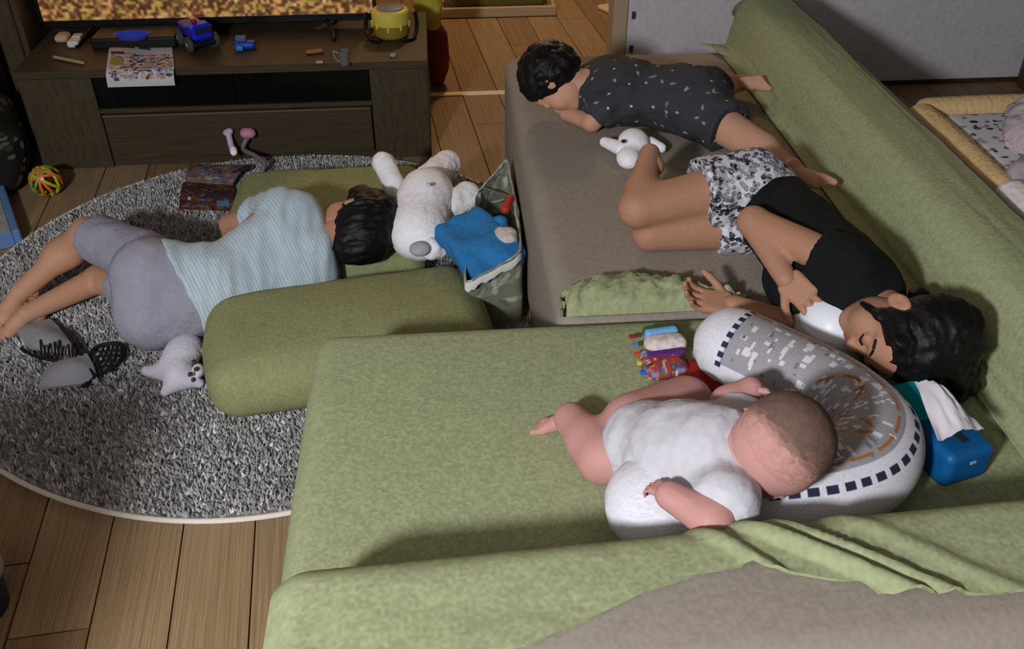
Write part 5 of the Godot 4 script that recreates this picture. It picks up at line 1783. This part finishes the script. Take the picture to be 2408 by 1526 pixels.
func child_in_dots() -> void:
	var t := person("small child in dark dotted pyjamas lying face down on the sofa")
	var s := Soft.new()
	var neck := Vector3(0.432, 0.52, -2.535)
	var chest := Vector3(0.505, 0.51, -2.545)
	var hip := Vector3(0.70, 0.515, -2.43)
	var shF := Vector3(0.49, 0.51, -2.655)
	var shN := Vector3(0.445, 0.495, -2.435)
	var hipF := Vector3(0.745, 0.505, -2.50)
	var hipN := Vector3(0.725, 0.505, -2.37)
	var knN := at(1793, 352, 0.48)
	var anN := at(1880, 418, 0.475)
	var knF := Vector3(0.845, 0.48, -2.63)
	var anF := at(1742, 196, 0.478)
	s.ell(chest, Vector3(0.12, 0.075, 0.13), Basis.from_euler(Vector3(0, 0.5, 0)), 0.03)
	s.cap(chest, hip, 0.072, 0.075, 0.04)
	s.ell(hip, Vector3(0.09, 0.08, 0.115), Basis.from_euler(Vector3(0, 0.5, 0)), 0.04)
	s.cap(neck, chest, 0.042, 0.06, 0.03)
	s.cap(shF, Vector3(0.42, 0.475, -2.76), 0.033, 0.028, 0.02)
	s.cap(shN, Vector3(0.42, 0.468, -2.43), 0.033, 0.028, 0.02)
	s.cap(Vector3(0.42, 0.468, -2.43), Vector3(0.36, 0.455, -2.52), 0.026, 0.02, 0.01)
	s.cap(hipN, knN, 0.056, 0.04, 0.03)
	s.cap(knN, anN, 0.039, 0.025, 0.02)
	s.cap(hipF, knF, 0.06, 0.042, 0.03)
	s.cap(knF, anF, 0.037, 0.025, 0.012)
	var hc := at(1302, 192, 0.54)
	var hb := frame_of(Vector3(-0.86, 0.05, -0.45), Vector3(0.0, -0.98, 0.16))
	s.cap(neck + Vector3(0.02, 0, 0), hc + hb * Vector3(0, -0.02, -0.01), 0.042, 0.045, 0.02)
	var hd := Soft.new()
	head_shape(hd, hc, hb, 0.19)
	var f1 := Soft.new()
	foot_shape(f1, anN, at(1972, 478, 0.468) - anN, Vector3(0.45, -0.6, 0.4), 0.15, 1.0)
	var f2 := Soft.new()
	foot_shape(f2, anF, at(1800, 190, 0.50) - anF, Vector3(0.0, -0.3, -1.0), 0.14, -1.0)
	part("body", soft_mesh([[s, 0.007], [hd, 0.0045], [f1, 0.0035], [f2, 0.0035]]), skin(c8(196, 150, 126)), t)
	var w := func(x: float, y: float, z: float) -> Vector3: return hc + hb * (Vector3(x, y, z) * 0.19)
	var h := Soft.new()
	h.ell(w.call(0, 0.17, -0.10), Vector3(0.44, 0.40, 0.47) * 0.19, hb, 0.03)
	h.ell(w.call(0, -0.06, -0.24), Vector3(0.36, 0.30, 0.30) * 0.19, hb, 0.04)
	h.ell(w.call(0, -0.2, 0.50), Vector3(0.40, 0.46, 0.36) * 0.19, hb, 0.012)
	h.cut()
	h.wrinkle(0.007, 34.0, 3)
	part("hair", soft_mesh([[h, 0.005]]), hair_mat(), t)
	var rr := RandomNumberGenerator.new()
	rr.seed = 95
	var im := blank(192, 192, c8(84, 85, 90))
	for y in 192:
		for x in 192:
			var g := 1.0 + rr.randf_range(-0.12, 0.12)
			im.set_pixel(x, y, Color(0.225 * g, 0.23 * g, 0.25 * g))
	for i in 7:
		for j in 7:
			spot(im, (i + 0.5 * (j % 2) + rr.randf() * 0.3) * 27.4, (j + rr.randf() * 0.3) * 27.4, 1.7, 1.7, c8(226, 226, 228))
	var dm := printed(im)
	dm.uv1_triplanar = true
	dm.uv1_world_triplanar = true
	dm.uv1_scale = Vector3(2.4, 2.4, 2.4)
	var sh := Soft.new()
	sh.ell(chest + Vector3(0.0, 0.003, 0), Vector3(0.132, 0.083, 0.142), Basis.from_euler(Vector3(0, 0.5, 0)), 0.03)
	sh.cap(chest, hip, 0.082, 0.085, 0.05)
	sh.ell(hip + Vector3(0, 0.004, 0), Vector3(0.1, 0.088, 0.126), Basis.from_euler(Vector3(0, 0.5, 0)), 0.05)
	sh.cap(shF, shF.lerp(Vector3(0.42, 0.475, -2.76), 0.5), 0.046, 0.044, 0.03, 2)
	sh.cap(shN, shN.lerp(Vector3(0.42, 0.468, -2.43), 0.7), 0.046, 0.044, 0.03, 2)
	sh.cap(hipN, hipN.lerp(knN, 0.42), 0.074, 0.074, 0.03, 2)
	sh.cap(hipF, hipF.lerp(knF, 0.5), 0.07, 0.07, 0.03, 2)
	sh.wrinkle(0.008, 12.0, 9)
	part("pyjamas", soft_mesh([[sh, 0.006]]), dm, t)

func baby() -> void:
	var t := person("baby in a white vest lying face down on the nursing pillow")
	var s := Soft.new()
	var hc := at(1796, 1066, 0.628)
	var hb := frame_of(Vector3(0.72, 0.42, 0.40), Vector3(0.45, -0.88, 0.06))
	var neck := at(1722, 1080, 0.60)
	var chest := at(1650, 1085, 0.575)
	var pelv := at(1520, 1050, 0.51)
	var shN := at(1705, 1175, 0.60)
	var shF := at(1735, 985, 0.57)
	var elN := at(1675, 1222, 0.595)
	var haN := at(1575, 1165, 0.60)
	var elF := at(1715, 950, 0.575)
	var haF := at(1765, 915, 0.595)
	var hiN := at(1505, 1075, 0.50)
	var knN := at(1420, 1075, 0.485)
	var anN := at(1342, 985, 0.478)
	var hiF := at(1490, 1000, 0.50)
	var knF := at(1612, 948, 0.487)
	var anF := at(1560, 935, 0.465)
	s.cap(chest, pelv, 0.062, 0.058, 0.03)
	s.cap(neck, chest, 0.045, 0.058, 0.03)
	s.cap(neck, hc, 0.045, 0.05, 0.03)
	s.cap(shN, elN, 0.03, 0.027, 0.02)
	s.cap(elN, haN, 0.028, 0.021, 0.015)
	s.cap(shF, elF, 0.03, 0.028, 0.02)
	s.cap(elF, haF, 0.028, 0.021, 0.015)
	s.cap(hiN, knN, 0.05, 0.042, 0.02)
	s.cap(knN, anN, 0.042, 0.029, 0.015)
	s.ell(knN.lerp(anN, 0.4), Vector3(0.036, 0.036, 0.036), Basis.IDENTITY, 0.02)
	s.cap(hiF, knF, 0.055, 0.048, 0.02)
	s.cap(knF, anF, 0.036, 0.024, 0.012)
	var hd := Soft.new()
	head_shape(hd, hc, hb, 0.168, -0.18, -0.10)
	var h1 := Soft.new()
	hand_shape(h1, haN, at(1510, 1125, 0.59) - haN, Vector3(0.2, -0.9, 0.2), 0.062, 0.6, -1.0)
	var h2 := Soft.new()
	hand_shape(h2, haF, at(1815, 925, 0.60) - haF, Vector3(0.1, -0.5, 0.8), 0.062, 0.5, 1.0)
	var f1 := Soft.new()
	foot_shape(f1, anN, at(1235, 985, 0.468) - anN, Vector3(-0.1, 0.85, 0.25), 0.098, -1.0)
	var f2 := Soft.new()
	foot_shape(f2, anF, Vector3(-0.6, -0.1, 0.2), Vector3(0, 0.9, -0.3), 0.08, 1.0)
	part("body", soft_mesh([[s, 0.005], [hd, 0.003], [h1, 0.0022], [h2, 0.0022], [f1, 0.0028], [f2, 0.004]]), skin(c8(186, 139, 133)), t)
	# fine downy hair on crown and back of the head
	var w := func(x: float, y: float, z: float) -> Vector3: return hc + hb * (Vector3(x, y, z) * 0.168)
	for i in 6:
		var f := i / 5.0
		var h3 := Soft.new()
		h3.ell(w.call(0.005 + 0.06 * f, 0.160 + 0.085 * f, -0.062 - 0.03 * f), Vector3(0.3505, 0.3705, 0.4305) * 0.168, hb, 0.02)
		h3.wrinkle(0.0007, 40.0, 14 + i)
		part("downy_hair" if i < 3 else "crown_hair", soft_mesh([[h3, 0.0035]]), speckle("baby_hair%d" % i, c8(177, 133, 126).lerp(c8(100, 79, 70), f), 0.08, 0.004, 0.2, 96, 0.8), t)
	# white vest
	var sh := Soft.new()
	sh.cap(chest + Vector3(0.02, 0.004, 0.0), pelv, 0.08, 0.074, 0.03)
	sh.cap(chest.lerp(pelv, 0.3), neck, 0.078, 0.06, 0.03, 2)
	sh.cap(chest + Vector3(0.03, 0, 0.01), shN, 0.05, 0.044, 0.03)
	sh.cap(chest + Vector3(0.03, 0, -0.01), shF, 0.05, 0.044, 0.03)
	sh.cap(shN, shN.lerp(elN, 0.4), 0.042, 0.04, 0.02, 2)
	sh.wrinkle(0.004, 18.0, 12)
	part("vest", soft_mesh([[sh, 0.004]]), speckle("white_cotton", c8(192, 192, 200), 0.025, 0.005, 0.2), t)
